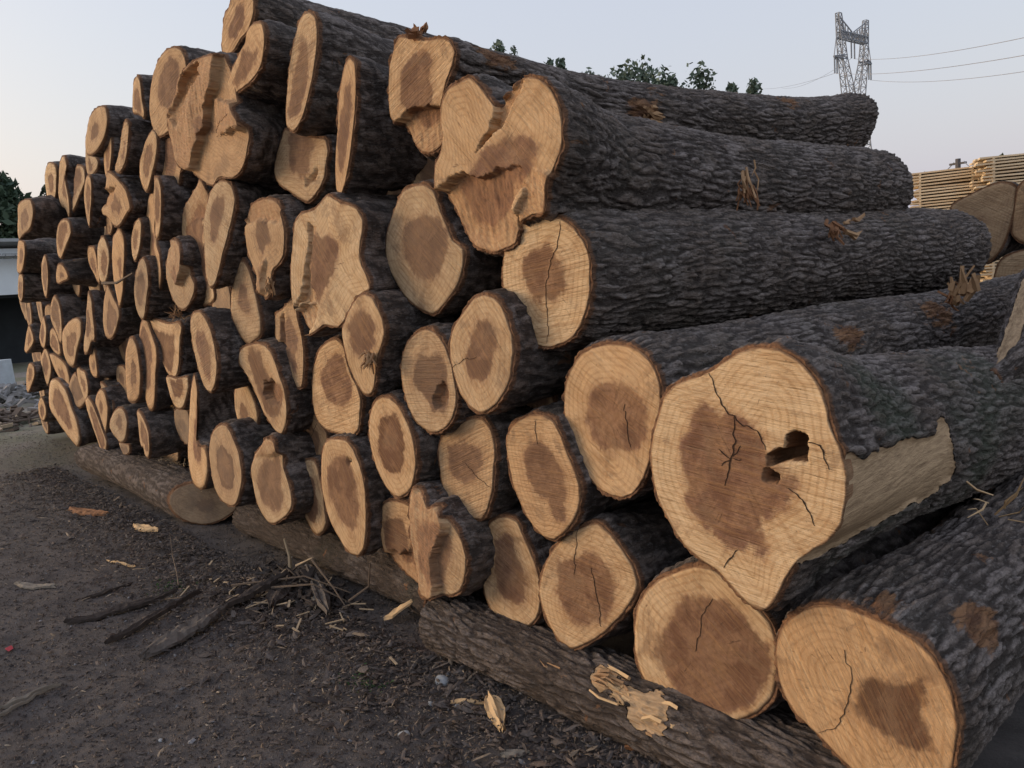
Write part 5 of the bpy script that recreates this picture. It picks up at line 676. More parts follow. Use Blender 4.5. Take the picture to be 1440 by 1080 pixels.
def log_by(i): return byid[[r['label'] for r in LOGS if r['id'] == i][0]]
def on_log(i, world, *a, **k):
    r = log_by(i); bpy.context.view_layer.update(); M = Matrix.Translation(r.location) @ r.rotation_euler.to_matrix().to_4x4()
    return slivers(r, 'splinters', M.inverted() @ Vector(world), *a, **k)
SPL = []
on_log(10, (-1.821, 2.95, 1.909), 22, 0.09, 0.012, SPLINT_R, 1, (0.25, -0.2, -1), 0.35)
on_log(10, (-1.802, 2.95, 1.969), 8, 0.12, 0.012, SPLINT, 2, (0.2, -0.3, -1), 0.3)
on_log(9, (-1.746, 3.55, 1.736), 24, 0.09, 0.02, SPLINT_R, 3, (0.4, -0.4, -0.5), 0.35, axis=(0, 1, 0))
on_log(9, (-1.71, 3.6, 1.719), 6, 0.13, 0.022, SPLINT, 4, (0.1, 1, 0.05), 0.2)
on_log(35, (-2.316, 3.0, 2.305), 14, 0.12, 0.02, SPLINT, 5, (0.1, 1, -0.25), 0.25)
on_log(35, (-2.431, 4.4, 2.472), 12, 0.09, 0.02, SPLINT_R, 6, (0.1, -1, -0.1), 0.25)
on_log(8, (-1.418, 4.2, 1.369), 16, 0.14, 0.028, SPLINT, 7, (0, 0.1, 1), 0.5)
on_log(8, (-1.472, 4.2, 1.336), 14, 0.09, 0.014, SPLINT_R, 8, (0, -0.3, 1), 0.8)
on_log(35, (-2.567, 1.95, 2.577), 8, 0.03, 0.02, SPLINT_R, 9, (0, -0.3, 1), 0.8)
on_log(35, (-2.553, 1.9, 2.546), 14, 0.06, 0.03, SPLINT_R, 10, (0, -0.3, 1), 0.8, axis=(1, 0, 0))
on_log(14, (-2.908, 1.78, 1.33), 40, 0.07, 0.012, SPLINT, 11, (0, -0.2, -1), 0.5)
on_log(27, (-3.892, 1.83, 1.689), 14, 0.09, 0.012, SPLINT, 12, (0, -0.1, -1), 0.3)
on_log(56, (-5.609, 1.95, 1.524), 30, 0.1, 0.008, SPLINT, 13, (0, -0.3, 0.6), 0.8)
on_log(1, (-0.794, 2.6, 0.82), 8, 0.25, 0.006, PALE, 14, (0.3, -0.6, 0.2), 0.4)
def on_support(world, *a, **k):
    r = byid['grey support log lying across the foreground under the bottom row, with torn pale splinters']; M = Matrix.Translation(r.location) @ r.rotation_euler.to_matrix().to_4x4()
    return slivers(r, 'splinters', M.inverted() @ Vector(world), *a, **k)
on_support((-1.979, 1.885, 0.194), 14, 0.09, 0.01, SPLINT, 21, (0.02, 1, 0.12), 0.22)
on_support((-1.788, 1.885, 0.219), 16, 0.11, 0.014, SPLINT, 22, (0.02, -1, 0.12), 0.22)
on_support((-1.678, 1.885, 0.198), 18, 0.13, 0.018, PALE, 23, (0.02, 1, 0.12), 0.22)
on_support((-1.576, 1.885, 0.168), 22, 0.15, 0.02, PALE, 24, (0.02, -1, 0.12), 0.22)
on_support((-1.507, 1.885, 0.134), 16, 0.12, 0.02, SPLINT, 25, (0.02, 1, 0.12), 0.22)
on_support((-1.675, 1.885, 0.028), 14, 0.06, 0.014, SPLINT_R, 26, (0.02, -1, 0.12), 0.22)
on_support((-2.052, 1.885, 0.198), 8, 0.06, 0.01, SPLINT_R, 27, (0.02, 1, 0.12), 0.22)


# ---------------------------------------------------------------- litter on the ground
def flakes(name, n, gen, size, thick, mat, seed, lift=.004, elong=(1., 3.)):
    rs = np.random.RandomState(seed); xy = gen(rs, n); n = len(xy); dist = np.hypot(xy[:,0], xy[:,1])
    a = rs.rand(n)*2*PI; L = size*(.35+rs.gamma(1.6, .5, n)); L = np.minimum(L, size*3.2); wd = L/(elong[0]+rs.rand(n)*(elong[1]-elong[0]))
    z = gz(xy[:,0], xy[:,1])+lift*rs.rand(n)+thick*.4
    tx = (rs.rand(n)-.5)*.7; ty = (rs.rand(n)-.5)*.7
    ux = np.c_[np.cos(a), np.sin(a), tx]; uy = np.c_[-np.sin(a), np.cos(a), ty]
    c = np.c_[xy, z]; V = []
    for (p, q, h) in ((-1, -.6, 0), (.2, -1, 0), (1, .1, 0), (.1, .9, 0), (-.9, .5, 0), (0, 0, 1)):
        jx = 1+(rs.rand(n)-.5)*.6; V.append(c+ux*(L*.5*p*jx)[:, None]+uy*(wd*.5*q)[:, None]+np.array([0, 0, 1])*(thick*h*(.5+rs.rand(n)))[:, None])
    V = np.stack(V, 1).reshape(-1, 3); b = np.arange(n)*6
    F = np.concatenate([np.stack([b+i, b+(i+1) % 5, b+5], -1) for i in range(5)])
    tint = np.repeat(rs.rand(n), 6)
    o = mesh_np(name, V, F, mat, attrs=dict(tint=tint), smooth=False); return o
def wedge(rs, n):      # near yard, denser towards the eye
    r = .9+(rs.rand(n*2)**1.5)*13; th = R_(118)+rs.rand(n*2)*R_(70); p = np.c_[r*np.cos(th), r*np.sin(th)]
    p = p[(p[:,1] < 2.25) & (p[:,1] > -.8)]; return p[:n]
def foot(rs, n):       # along the foot of the pile
    x = -9.5+rs.rand(n)*8.3; y = 1.85-np.abs(rs.gauss(0, .32, n) if hasattr(rs, 'gauss') else rs.randn(n)*.32); return np.c_[x, y]
CH_D = mat_chip('dark_bark_crumb', (.045, .038, .036), (.150, .130, .118))
CH_M = mat_chip('brown_bark_crumb', (.080, .060, .050), (.190, .150, .122))
CH_P = mat_chip('pale_wood_crumb', (.22, .16, .105), (.42, .34, .25))
STONE = mat_chip('stone_grit', (.10, .10, .105), (.30, .30, .31))
tag(flakes('bark_litter', 52000, wedge, .011, .004, CH_D, 1), 'dark bark crumbs covering the ground', kind='stuff')
tag(flakes('bark_litter', 15000, wedge, .015, .005, CH_M, 2, elong=(1.5, 5)), 'brown bark crumbs covering the ground', kind='stuff')
tag(flakes('wood_litter', 1500, wedge, .018, .004, CH_P, 3, elong=(2, 6)), 'pale wood crumbs scattered on the ground', kind='stuff')
tag(flakes('bark_litter', 6000, foot, .022, .006, CH_M, 4, .02, (1.5, 5)), 'bark debris heaped along the foot of the pile', kind='stuff')
tag(flakes('bark_litter', 4500, foot, .027, .006, CH_D, 5, .03, (1.5, 4)), 'dark bark debris along the foot of the pile', kind='stuff')
tag(flakes('wood_litter', 300, foot, .035, .005, CH_P, 6, .03, (3, 8)), 'pale splinters along the foot of the pile', kind='stuff')
tag(flakes('sawdust', 9000, foot, .0075, .002, CH_P, 8, .01, (1.5, 3)), 'fine pale sawdust sprinkled along the foot of the pile', kind='stuff')
tag(flakes('sawdust', 5000, wedge, .0075, .002, CH_P, 9, .004, (1.5, 3)), 'fine pale crumbs sprinkled over the soil', kind='stuff')
tag(flakes('gravel', 1300, wedge, .010, .008, STONE, 7, elong=(1., 1.6)), 'small grey grit in the soil', kind='stuff')
def strawgen(rs, n): return np.c_[-7.2+rs.rand(n)*2.1, 1.9+rs.randn(n)*.12]
# individual pieces
def slab(name, label, cat, p0, p1, w, th, mat, seed, z0=.0, z1=None, group=None, curl=.12):
    """a bark or wood slab: a curved, ragged plate from p0 to p1"""
    rr = np.random.RandomState(seed); p0, p1 = np.array(p0, float), np.array(p1, float); L = np.hypot(*(p1-p0)); n, m = max(8, int(L/.02)), 7
    d = (p1-p0)/L; nn = np.array([-d[1], d[0]]); z1 = z0 if z1 is None else z1; V = []
    for side in (1, 0):
        for i in range(n+1):
            u = i/n; ww = w*(min(1, .25+u*3.2)*min(1, .30+(1-u)*1.6))*(1+.18*(rr.rand()-.5))
            for j in range(m):
                v = j/(m-1)*2-1; q = p0+d*(L*u+(rr.rand()-.5)*(.06 if i in (0, n) else .006)*min(1, L*4))+nn*(ww*.5*v+.05*L*math.sin(u*2.2+seed))
                z = G1(*q)+z0*(1-u)+z1*u+th*side+curl*w*.5*(1-v*v)+((rr.rand()-.5)*.35+.5*math.sin(v*5+seed+u*2))*th*side*.7
                V.append((q[0], q[1], z))
    k = (n+1)*m; F = []
    for i in range(n):
        for j in range(m-1):
            a = i*m+j; F += [(a, a+m, a+m+1, a+1), (k+a, k+a+1, k+a+m+1, k+a+m)]
    for i in range(n):
        a = i*m; F.append((a, k+a, k+a+m, a+m)); a += m-1; F.append((a, a+m, k+a+m, k+a))
    for j in range(m-1):
        F.append((j, j+1, k+j+1, k+j)); a = n*m+j; F.append((a, k+a, k+a+1, a+1))
    me = bpy.data.meshes.new(name); me.from_pydata(V, [], F); me.materials.append(mat); me.update()
    return tag(link(name, me), label, cat, group)
BSLAB = plain('loose_bark', (.062, .050, .043), .95, .5, 35); BSLAB2 = plain('grey_weathered_bark', (.115, .10, .088), .95, .45, 45)
GREYW = plain('grey_weathered_wood', (.24, .21, .17), .9, .3, 40)
slab('bark_slab', 'grey bark slab with a broken near end, largest on the open ground', 'bark slab', (-3.80, .98), (-4.0, 1.42), .13, .022, BSLAB2, 3, .012, .03)
slab('bark_slab', 'long dark bark strip running parallel left of the grey slab', 'bark slab', (-4.58, .84), (-4.55, 1.38), .08, .016, BSLAB, 4, .004, .02)
slab('bark_slab', 'second dark bark strip between the grey slab and the long strip', 'bark slab', (-4.15, .90), (-4.35, 1.45), .05, .018, BSLAB, 5, .004, .03)
slab('bark_slab', 'dark bark plate leaning on the heap below the boot-shaped log end', 'bark slab', (-4.02, 1.45), (-4.05, 1.82), .09, .02, BSLAB, 6, .02, .09)
slab('bark_slab', 'thick dark bark piece on top of the debris heap', 'bark slab', (-3.78, 1.62), (-4.15, 1.86), .10, .02, BSLAB, 8, .03, .05)
slab('bark_slab', 'ragged bark strip lying against the shaded support log', 'bark slab', (-3.45, 1.75), (-4.1, 1.93), .07, .022, BSLAB2, 9, .04, .07)
slab('bark_slab', 'short brown bark fragment near the red scrap', 'bark slab', (-4.9, 1.0), (-4.95, 1.25), .04, .012, BSLAB, 12)
slab('wood_chip', 'thick yellow splinter lying below the grey foreground support log', 'wood chip', (-2.28, 1.76), (-2.07, 1.66), .065, .02, PALE, 20, .012, .004, curl=.2)
slab('wood_chip', 'thin pale sliver left of the thick yellow splinter', 'wood chip', (-2.36, 1.66), (-2.27, 1.74), .02, .007, PALE, 21, .006)
slab('wood_chip', 'pale split chip alone on the dark soil before the left support log', 'wood chip', (-6.15, 1.64), (-5.88, 1.72), .07, .02, PALE, 22, .012)
slab('wood_chip', 'grey flat chip left of the long bark strips', 'wood chip', (-5.5, .78), (-5.25, .92), .06, .01, GREYW, 23, .006)
slab('wood_chip', 'forked grey stick at the left edge of the photo', 'wood chip', (-3.82, .40), (-3.84, .62), .03, .012, GREYW, 24, .006)
slab('wood_chip', 'thin grey stick crossing the forked one', 'wood chip', (-3.72, .36), (-3.80, .56), .016, .008, GREYW, 25, .01)
slab('wood_chip', 'orange splinter resting against the dim end of the shaded support log', 'wood chip', (-3.22, 1.92), (-3.12, 2.02), .06, .012, PALE, 26, .02, .10)
slab('wood_chip', 'grey upright chip near the lower edge of the frame', 'wood chip', (-1.95, 1.55), (-1.90, 1.63), .03, .01, GREYW, 27, .006)
slab('wood_chip', 'dark red-brown chip on soil left of the heap', 'wood chip', (-7.2, 1.45), (-6.75, 1.62), .09, .02, SPLINT_R, 28, .01)
slab('wood_chip', 'whitish thin stick far along the ground left of the support log', 'wood chip', (-5.55, 1.3), (-5.25, 1.36), .022, .008, PALE, 29, .006)
slab('plank', 'broken weathered plank end poking from the heap beside the shaded support log', 'plank', (-3.62, 1.74), (-3.95, 1.95), .06, .018, GREYW, 30, .02, .05)
for k, (x, y, s, lb) in enumerate([(-2.52, 1.73, .030, 'large pale grey stone level with the yellow splinter'), (-2.32, 1.41, .022, 'white chalky stone near the bottom edge of the photo'), (-1.86, 1.52, .020, 'bluish stone under the end of the foreground support log'),
                                  (-2.42, 1.60, .013, 'small bluish pebble below the large pale grey stone'), (-2.33, 1.66, .010, 'tiny white pebble beside the large pale grey stone'), (-3.05, .80, .009, 'small white pebble in the lower left soil'), (-1.98, 1.44, .012, 'grey pebble between the white and the bluish stones')]):
    rr = np.random.RandomState(k+60); u = np.linspace(0, PI, 8); v = np.linspace(0, 2*PI, 13)[:-1]; Vs = []
    for a in u:
        for b in v: Vs.append((math.sin(a)*math.cos(b), math.sin(a)*math.sin(b), math.cos(a)))
    Vs = np.array(Vs); Vs = Vs*(.75+.5*fbm(Vs*1.3+k*9, k, 2))[:, None]*s*np.array([1.2, 1, .65]); F = [(i*12+j, (i+1)*12+j, (i+1)*12+(j+1) % 12, i*12+(j+1) % 12) for i in range(7) for j in range(12)]
    o = mesh_np('stone', Vs+np.array([0, 0, s*.25]), np.array(F), plain('stone', (.34, .36, .37), .9, .3, 60) if k == 0 else bpy.data.materials['stone'], loc=(x, y, G1(x, y))); tag(o, lb, 'stone')
# twigs
TW = plain('twig', (.13, .10, .075), .9, .3, 40); TWL = plain('pale_twig', (.42, .33, .22), .85, .2, 40)
def stick(name, label, cat, pts, w, mat, group=None):
    m = MB(); n = len(pts)-1
    for i in range(n): m.bar(pts[i], pts[i+1], w*(1-.5*i/n), 5, w*(1-.5*(i+1)/n))
    return tag(m.build(name, mat), label, cat, group)
stick('twig', 'thin bent twig rising from the soil left of the debris heap', 'twig', [(-4.62, 1.42, .01), (-4.72, 1.45, .05), (-4.92, 1.5, .10), (-4.98, 1.52, .2)], .009, TW)
stick('twig', 'pale upright stub standing under the boot-shaped log end', 'twig', [(-4.25, 1.93, .02), (-4.24, 1.93, .12), (-4.26, 1.92, .22)], .022, TWL)
stick('twig', 'short pale stick leaning beside the upright stub', 'twig', [(-4.10, 1.9, .10), (-3.95, 1.93, .17)], .012, TWL)
stick('twig', 'thin stick laid across the long pale log end on the left', 'twig', [(-6.86, 1.84, ZO+.215), (-6.5, 1.84, ZO+.20), (-6.05, 1.83, ZO+.25)], .022, TW)
for k, (a, b, c) in enumerate([((-3.35, 1.80, .12), (-3.25, 1.86, .20), (-3.18, 1.84, .34)), ((-4.3, 1.6, .03), (-3.9, 1.85, .10), (-3.6, 1.95, .05)), ((-4.0, 1.7, .06), (-3.7, 1.8, .12), (-3.5, 1.9, .03)), ((-3.9, 1.9, .18), (-3.6, 1.86, .10), (-3.45, 1.84, .04))]):
    stick('twig', ['thin twig standing up before the shaded support log', 'long bent twig lying over the debris heap', 'dark twig half buried in the debris heap', 'twig sloping down from the heap to the soil'][k], 'twig', [a, b, c], .010, TW)
# debris heap: loose bark strips heaped below the pile
hp = MB(); rr = random.Random(5)
for k in range(230):
    x = rr.gauss(-3.95, .30); y = min(1.96, rr.gauss(1.78, .14)); z = G1(x, y)+max(0, .10*math.exp(-((x+3.95)/.33)**2-((y-1.85)/.16)**2))*rr.random()+.008
    a = rr.gauss(2.6, .5); L = rr.uniform(.04, .16); w = rr.uniform(.008, .03)
    Rm = (Matrix.Rotation(a, 3, 'Z') @ Matrix.Rotation(rr.uniform(-.25, .25), 3, 'Y') @ Matrix.Rotation(rr.uniform(-.5, .5), 3, 'X'))
    hp.box((x, y, z), (L, w, w*.4), np.array(Rm))
tag(hp.build('bark_heap', BSLAB), 'heap of loose bark strips at the foot of the bottom row', kind='stuff')
h2 = MB()
for k in range(46):
    x = rr.gauss(-3.9, .4); y = min(1.95, rr.gauss(1.72, .16)); z = G1(x, y)+.03+.08*math.exp(-((x+3.95)/.3)**2-((y-1.85)/.2)**2)*rr.random()
    Rm = (Matrix.Rotation(rr.gauss(2.6, .7), 3, 'Z') @ Matrix.Rotation(rr.uniform(-.3, .3), 3, 'Y')); h2.box((x, y, z), (rr.uniform(.03, .12), rr.uniform(.004, .012), .004), np.array(Rm))
tag(h2.build('splinters', TWL), 'pale splinters lying over the bark heap', kind='stuff')
# white fibrous straw on the left support log
h3 = MB()
for k in range(420):
    x = rr.uniform(-7.6, -5.55); rad = .17; an = rr.uniform(.25, 1.35)*PI*.75; y = 2.14+math.cos(an)*rad*-1 if False else 2.14-math.cos(an*.8)*rad; z = .165+math.sin(an*.8+.1)*rad*.98
    L = rr.uniform(.02, .07); d = Vector((rr.gauss(0, 1), rr.gauss(0, .6), rr.gauss(0, .35))).normalized()*L; h3.bar((x, y, z), (x+d.x, y+d.y, z+d.z), .0035, 3)
tag(h3.build('fibres', TWL), 'pale wood fibres fallen on the left support log', kind='stuff')
# weeds
LEAF = mat_leaf('weed_leaf', (.03, .075, .022), (.07, .13, .035))
def weeds(label, c, n, r, h, seed):
    rr = np.random.RandomState(seed); V = []; T = []
    for k in range(n):
        p = np.array([c[0]+rr.randn()*r, c[1]+rr.randn()*r*.6]); a = rr.rand()*2*PI; L = h*(.4+rr.rand()); d = np.array([math.cos(a), math.sin(a)])*L*.8; w = L*.22; nn = np.array([-math.sin(a), math.cos(a)])*w
        z = G1(*p)
        V += [(p[0], p[1], z), (p[0]+d[0]*.5+nn[0], p[1]+d[1]*.5+nn[1], z+L*.45), (p[0]+d[0], p[1]+d[1], z+L*.4), (p[0]+d[0]*.5-nn[0], p[1]+d[1]*.5-nn[1], z+L*.4)]; T += [rr.rand()]*4
    b = np.arange(n)*4
    return tag(mesh_np('weeds', V, np.stack([b, b+1, b+2, b+3], -1), LEAF, attrs=dict(tint=T), smooth=False), label, kind='stuff')
weeds('small green weeds in the soil before the foreground support log', (-2.76, 1.52), 110, .07, .022, 1)
weeds('small green weeds beside the debris heap', (-4.7, 1.40), 90, .09, .025, 2)
weeds('yellow green moss tuft on the debris heap', (-4.02, 1.58), 80, .03, .015, 3)
# red scrap and brown leaf
m = MB(); m.add([(-.03, -.012, .004), (.0, -.02, .012), (.035, -.01, .006), (.03, .012, .012), (.0, .01, .02), (-.03, .014, .006), (0, 0, .0)], [(0,1,4,5), (1,2,3,4), (0,5,6), (2,6,3), (1,0,6), (1,6,2), (5,4,6), (4,3,6)])
tag(m.build('leaf', plain('red_scrap', (.35, .03, .045), .6), loc=(-4.45, .55, G1(-4.45, .55))), 'small crumpled red leaf at the left edge on the soil', 'leaf')

# ---------------------------------------------------------------- far left: shed, clutter, trees
WALL = plain('pale_blue_wall', (.72, .77, .80), .8, .12, 2); DARK = plain('dark_shed', (.035, .04, .045), .9, .3, 3); ROOF = plain('grey_roof_tile', (.34, .35, .35), .8, .35, 5)
sh = empty('shed', (-29.6, 4.0, 0), (0, 0, R_(8)))
m = MB(); m.box((0, 0, 3.05), (.25, 9, 1.45)); m.build('wall', WALL, sh)
m = MB(); m.box((-2.4, 0, 1.15), (.2, 9, 2.3)); m.build('back_wall', DARK, sh)
m = MB(); m.box((-1.3, 0, 2.30), (2.3, 9, .12)); m.build('lintel', DARK, sh)
for k in range(5):
    m = MB(); m.box((0, -4.4+k*2.2, 1.12), (.16, .16, 2.24)); m.build('post', DARK, sh)
tiles = None; rr = random.Random(3)
base = MB(); base.box((-1.6, 0, 3.66), (4.4, 9.4, .10), np.array(Matrix.Rotation(R_(-9), 3, 'Y'))); base.build('roof', ROOF, sh)
for r in range(4):
    for c in range(34):
        if tiles is None:
            t = MB(); t.box((0, 0, 0), (.34, .24, .05)); tiles = t.build('roof_tile', ROOF, sh)
            o = tiles
        else: o = tiles.copy(); COL.objects.link(o)
        o.location = (.44-r*.30, -4.5+c*.272+rr.uniform(-.01, .01), 3.50+r*.05); o.rotation_euler = (0, R_(-12), rr.uniform(-.05, .05))
tag(sh, 'low pale-walled shed with grey tiled roof and dark open front at far left', 'shed')
m = MB(); m.bar((-15.2, 1.75, 0), (-15.9, 2.35, 1.55), .07); tag(m.build('plank', GREYW), 'long plank leaning in the shadow of the far left shed', 'plank')
m = MB(); m.bar((-18.6, 2.95, 0), (-18.6, 2.95, .78), .30, 12, .26); tag(m.build('barrel', plain('pale_plastic', (.45, .50, .53), .6)), 'pale upright drum behind the far left corner of the pile', 'barrel')
# tyre
u = np.linspace(0, 2*PI, 25)[:-1]; v = np.linspace(0, 2*PI, 11)[:-1]; Vt = np.array([((.30+.10*math.cos(b))*math.cos(a), (.30+.10*math.cos(b))*math.sin(a), .10*math.sin(b)+.10) for a in u for b in v])
Ft = [(i*10+j, ((i+1) % 24)*10+j, ((i+1) % 24)*10+(j+1) % 10, i*10+(j+1) % 10) for i in range(24) for j in range(10)]
tag(mesh_np('tyre', Vt, np.array(Ft), plain('rubber', (.06, .065, .07), .8), loc=(-19.3, 2.75, .35), rot=(.25, .2, 0)), 'old grey tyre lying on rubble near the far left shed', 'tyre')
def heap(name, label, c, n, r, h, mat, seed, L=(.1, .5)):
    m = MB(); rr = random.Random(seed)
    for k in range(n):
        x = rr.gauss(0, r[0]); y = rr.gauss(0, r[1]); z = h*math.exp(-(x/r[0]/1.4)**2-(y/r[1]/1.4)**2)*rr.uniform(.3, 1)
        Rm = (Matrix.Rotation(rr.uniform(0, 6), 3, 'Z') @ Matrix.Rotation(rr.gauss(0, .4), 3, 'Y')); l = rr.uniform(*L); m.box((c[0]+x, c[1]+y, z), (l, l*rr.uniform(.1, .4), l*.12), np.array(Rm))
    return tag(m.build(name, mat), label, kind='stuff')
heap('rubble', 'pale rubble and scrap before the far left shed', (-19.0, 2.4), 380, (1.3, .7), .42, plain('pale_scrap', (.26, .25, .24), .9, .4, 3), 1)
heap('wood_scraps', 'offcuts and sticks heaped beyond the far left corner', (-14.4, 2.0), 260, (.55, .5), .20, plain('scrap_wood', (.15, .115, .09), .9, .5, 4), 2, (.05, .35))
heap('wood_scraps', 'pale offcuts over the far left scrap heap', (-14.2, 1.8), 60, (.6, .5), .16, TWL, 3, (.05, .4))

LF = mat_leaf('tree_leaf', (.035, .062, .040), (.075, .110, .065)); LF2 = mat_leaf('hazed_tree_leaf', (.095, .135, .100), (.155, .195, .135)); TRK = plain('tree_trunk', (.09, .075, .06), .95)  # distant leaves are paler, with haze mixed into their colour
def tree(name, label, x, y, H, w, seed, n=5200, leaf=.22, mat=None, poplar=False, group='trees beyond the yard', low=.2):
    rs = np.random.RandomState(seed); root = empty(name, (x, y, 0))
    m = MB(); m.bar((0, 0, 0), (0, 0, H*.9), w*.09+.1, 7, .05)
    cl = []
    for k in range(46):
        u = low+(1-low)*rs.rand()**.85; rad = w*.5*(math.sin(PI*min(1, (u-low)/(1-low)*.86+.12)))**.7*(.35+.65*rs.rand()); a = rs.rand()*2*PI
        zc = H*u*(.97 if poplar else .93); p = np.array([rad*math.cos(a), rad*math.sin(a), zc]); cl.append((p, w*(.10+.09*rs.rand())))
        if rad > w*.12: m.bar((0, 0, zc*.82), tuple(p), .09, 4, .03)
    m.build('trunk', TRK, root)
    per = n//len(cl); C = []
    for p, r in cl:
        q = rs.randn(per, 3); q /= np.linalg.norm(q, axis=1)[:, None]; q *= (rs.rand(per, 1)**.5)*r; q[:,2] *= (1.9 if poplar else 1.0); C.append(p+q)
    C = np.vstack(C); k = len(C); a = rs.randn(k, 3); a /= np.linalg.norm(a, axis=1)[:, None]; b = np.cross(a, rs.randn(k, 3)); b /= np.linalg.norm(b, axis=1)[:, None]; s = leaf*(.5+rs.rand(k, 1))
    V = np.stack([C-a*s, C+b*s*.5, C+a*s, C-b*s*.5], 1).reshape(-1, 3); f = np.arange(k)*4
    mesh_np('crown', V, np.stack([f, f+1, f+2, f+3], -1), mat or LF, root, dict(tint=np.repeat(rs.rand(k), 4)), smooth=False)
    tag(root, label, 'tree', group)
tree('tree', 'dense dark tree at the far left edge behind the shed', -58.5, 10.0, 10.4, 6.5, 1, 9000, .26)
tree('tree', 'lower bushy tree between the far left tree and the pile', -58.0, 13.6, 10.2, 5.0, 2, 7000, .24, low=.1)
tree('tree', 'tall tree left of the frame edge behind the shed', -60.5, 5.5, 11.5, 7, 3, 6000, .26)
tree('tree', 'rounded tree hidden mostly by the stepped left skyline', -57.0, 17.2, 8.6, 4.5, 4, 4000, .25, low=.1)
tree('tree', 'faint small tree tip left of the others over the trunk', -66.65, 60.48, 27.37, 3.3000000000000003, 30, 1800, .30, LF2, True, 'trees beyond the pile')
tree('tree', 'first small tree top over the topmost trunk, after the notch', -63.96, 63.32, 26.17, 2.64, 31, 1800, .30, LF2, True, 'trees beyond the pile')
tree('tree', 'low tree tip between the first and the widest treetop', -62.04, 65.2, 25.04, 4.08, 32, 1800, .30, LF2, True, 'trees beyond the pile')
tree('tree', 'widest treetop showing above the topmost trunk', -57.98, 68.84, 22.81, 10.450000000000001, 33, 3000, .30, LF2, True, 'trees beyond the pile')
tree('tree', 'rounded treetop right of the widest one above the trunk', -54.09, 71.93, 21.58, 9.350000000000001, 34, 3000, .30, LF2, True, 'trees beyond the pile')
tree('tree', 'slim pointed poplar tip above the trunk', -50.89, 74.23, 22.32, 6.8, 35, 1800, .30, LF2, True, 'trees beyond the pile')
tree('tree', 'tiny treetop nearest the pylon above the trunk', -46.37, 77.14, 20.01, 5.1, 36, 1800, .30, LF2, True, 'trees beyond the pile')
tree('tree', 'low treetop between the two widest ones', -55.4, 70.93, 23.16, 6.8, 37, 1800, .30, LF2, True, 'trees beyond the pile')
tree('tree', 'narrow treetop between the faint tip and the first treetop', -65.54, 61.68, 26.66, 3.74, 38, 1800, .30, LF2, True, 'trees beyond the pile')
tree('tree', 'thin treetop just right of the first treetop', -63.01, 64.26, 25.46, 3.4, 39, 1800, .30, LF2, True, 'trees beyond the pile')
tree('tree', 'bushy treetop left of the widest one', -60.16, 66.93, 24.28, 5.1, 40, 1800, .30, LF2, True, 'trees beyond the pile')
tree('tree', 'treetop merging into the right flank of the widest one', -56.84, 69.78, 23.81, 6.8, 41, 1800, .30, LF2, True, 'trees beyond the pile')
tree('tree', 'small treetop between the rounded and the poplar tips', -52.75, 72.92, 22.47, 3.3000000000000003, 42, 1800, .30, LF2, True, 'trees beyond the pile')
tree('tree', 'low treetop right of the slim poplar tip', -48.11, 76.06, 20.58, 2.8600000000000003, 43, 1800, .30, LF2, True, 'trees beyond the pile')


# ---------------------------------------------------------------- pylon and cables
STEEL = plain('galvanised_steel', (.26, .28, .31), .6, .1, 1); WIRE = plain('cable', (.25, .26, .29), .6, .05, 1); INS = plain('insulator', (.20, .23, .27), .5, .1, 1)
PY = (-63.0, 136.2); pyl = empty('pylon', (*PY, 2.0), (0, 0, 0)); tdir = Vector((.06, .998, 0)).normalized(); ddir = Vector((-tdir.y, tdir.x, 0))
def PT(u, z, d=0): return tuple(tdir*u+ddir*d+Vector((0, 0, z)))
def truss(name, A, B, n, w=.15, close=True):
    """lattice between two lists of 4-corner rings"""
    m = MB()
    def ring(t): return [tuple(Vector(a).lerp(Vector(b), t)) for a, b in zip(A, B)]
    prev = ring(0); k = len(prev)
    for i in range(1, n+1):
        cur = ring(i/n)
        for j in range(k):
            m.bar(prev[j], cur[j], w, 4); m.bar(cur[j], cur[(j+1) % k], w*.6, 4)
            m.bar(prev[j], cur[(j+1) % k], w*.6, 4) if i % 2 else m.bar(prev[(j+1) % k], cur[j], w*.6, 4)
        prev = cur
    m.build(name, STEEL, pyl); return m
def rect(u0, u1, z0, z1, d): return [PT(u0, z0, -d), PT(u1, z1, -d), PT(u1, z1, d), PT(u0, z0, d)]
truss('lower_body', rect(-4.2, 4.2, -2.2, -2.2, 3.0), rect(-2.1, 2.1, 24.5, 24.5, .9), 8, .2)
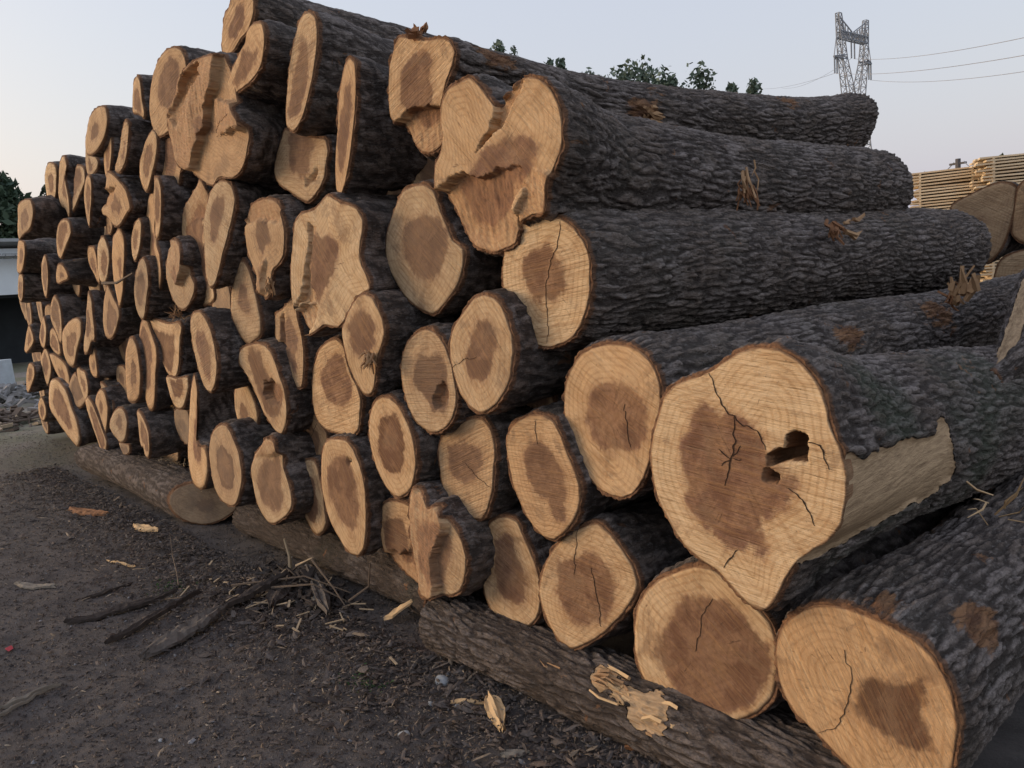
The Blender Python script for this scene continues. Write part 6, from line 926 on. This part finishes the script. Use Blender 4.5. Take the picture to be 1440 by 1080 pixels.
for sgn, nm in ((-1, 'left_column'), (1, 'right_column')):
    truss('column', rect(sgn*2.1, sgn*.2, 24.5, 24.5, .8), rect(sgn*4.0, sgn*2.6, 31.6, 31.6, .45), 5)
    truss('column', rect(sgn*4.0, sgn*2.6, 31.6, 31.6, .45), rect(sgn*4.3, sgn*3.3, 34.8, 34.8, .45), 3)
    truss('peak', rect(sgn*4.4, sgn*3.2, 34.8, 34.8, .4), rect(sgn*4.7, sgn*3.9, 38.4, 38.4, .3), 3)
    truss('side_arm', rect(sgn*3.2, sgn*3.2, 31.2, 31.9, .8), [PT(sgn*5.9, 31.5, -.1), PT(sgn*5.9, 31.6, -.1), PT(sgn*5.9, 31.6, .1), PT(sgn*5.9, 31.5, .1)], 3)
    for u in (5.1, 5.8):
        m = MB(); m.bar(PT(sgn*u, 31.5), PT(sgn*u, 28.9), .22, 6); m.build('insulator', INS, pyl)
    m = MB(); m.bar(PT(sgn*4.5, 37.0), PT(sgn*5.9, 31.6), .12); m.build('stay', STEEL, pyl)
    m = MB(); m.bar(PT(sgn*4.6, 38.2), PT(sgn*.2, 36.0), .18); m.bar(PT(sgn*4.2, 37.6, .4), PT(sgn*.2, 35.4, .4), .12)
    for q in range(5):
        m.bar(PT(sgn*(4.0-q*.85), 37.6-q*.4), PT(sgn*(3.6-q*.85), 34.8), .11); m.bar(PT(sgn*(3.6-q*.85), 34.8), PT(sgn*(3.2-q*.85), 37.3-q*.4), .11)
    m.build('top_brace', STEEL, pyl)
truss('crossbeam', [PT(-4.3, 34.6, -.45), PT(-4.3, 35.6, -.45), PT(-4.3, 35.6, .45), PT(-4.3, 34.6, .45)], [PT(4.3, 34.6, -.45), PT(4.3, 35.6, -.45), PT(4.3, 35.6, .45), PT(4.3, 34.6, .45)], 9, .16)
for u in (-.5, .5):
    m = MB(); m.bar(PT(u, 34.6), PT(u, 31.8), .22, 6); m.build('insulator', INS, pyl)
tag(pyl, 'grey lattice power pylon rising behind the topmost trunk', 'pylon')
def cable(a, b, sag, w, label, n=24):
    m = MB(); a, b = Vector(a), Vector(b); p = None
    for i in range(n+1):
        t = i/n; q = a.lerp(b, t)-Vector((0, 0, sag*4*t*(1-t)))
        if p is not None: m.bar(p, q, w, 3)
        p = q
    return tag(m.build('power_cable', WIRE), label, 'power cable', 'power cables')
def PW(u, z): v = Vector(PT(u, z)); return (PY[0]+v.x, PY[1]+v.y, v.z+2.0)
cable(PW(.5, 31.8), (-20.04, 72.27, 16.96), .6, .05, 'uppermost cable running right from the pylon')
cable(PW(-5.8, 28.9), (-19.23, 69.38, 15.1), .6, .05, 'middle cable running right from the pylon')
cable(PW(5.8, 28.9), (-24.03, 86.73, 17.04), .6, .05, 'lowest cable running right from the pylon')
cable(PW(-5.8, 28.9), (-171.6, 281.88, 68.07), 1.5, .05, 'upper cable running left from the pylon')
cable(PW(-.5, 31.8), (-145.95, 262.11, 59.91), 1.5, .05, 'lower cable running left from the pylon')
cable((-9.9, 28.36, 4.3), (-11.75, 30.84, 4.38), .25, .025, 'thin wire leaving the utility pole to the left')
cable((-9.6, 28.36, 4.3), (-7.95, 24.76, 3.84), .15, .025, 'thin wire leaving the utility pole to the right')

# concrete pole far right
pl = empty('utility_pole', (-9.78, 28.36, 0)); m = MB(); m.bar((0, 0, 0), (0, 0, 4.4), .16, 8, .13); m.build('pole', plain('weathered_pole', (.13, .12, .12)), pl)
m = MB(); m.box((0, 0, 4.25), (.5, .08, .06)); m.build('crossarm', plain('crossarm_wood', (.12, .11, .1)), pl); tag(pl, 'short grey utility pole behind the sawn boards', 'utility pole')
tree('tree', 'small green tree top above the taller board stack', -17.3, 57.6, 7.2, 3.0, 21, 2600, .2, LF, group='trees beyond the yard')
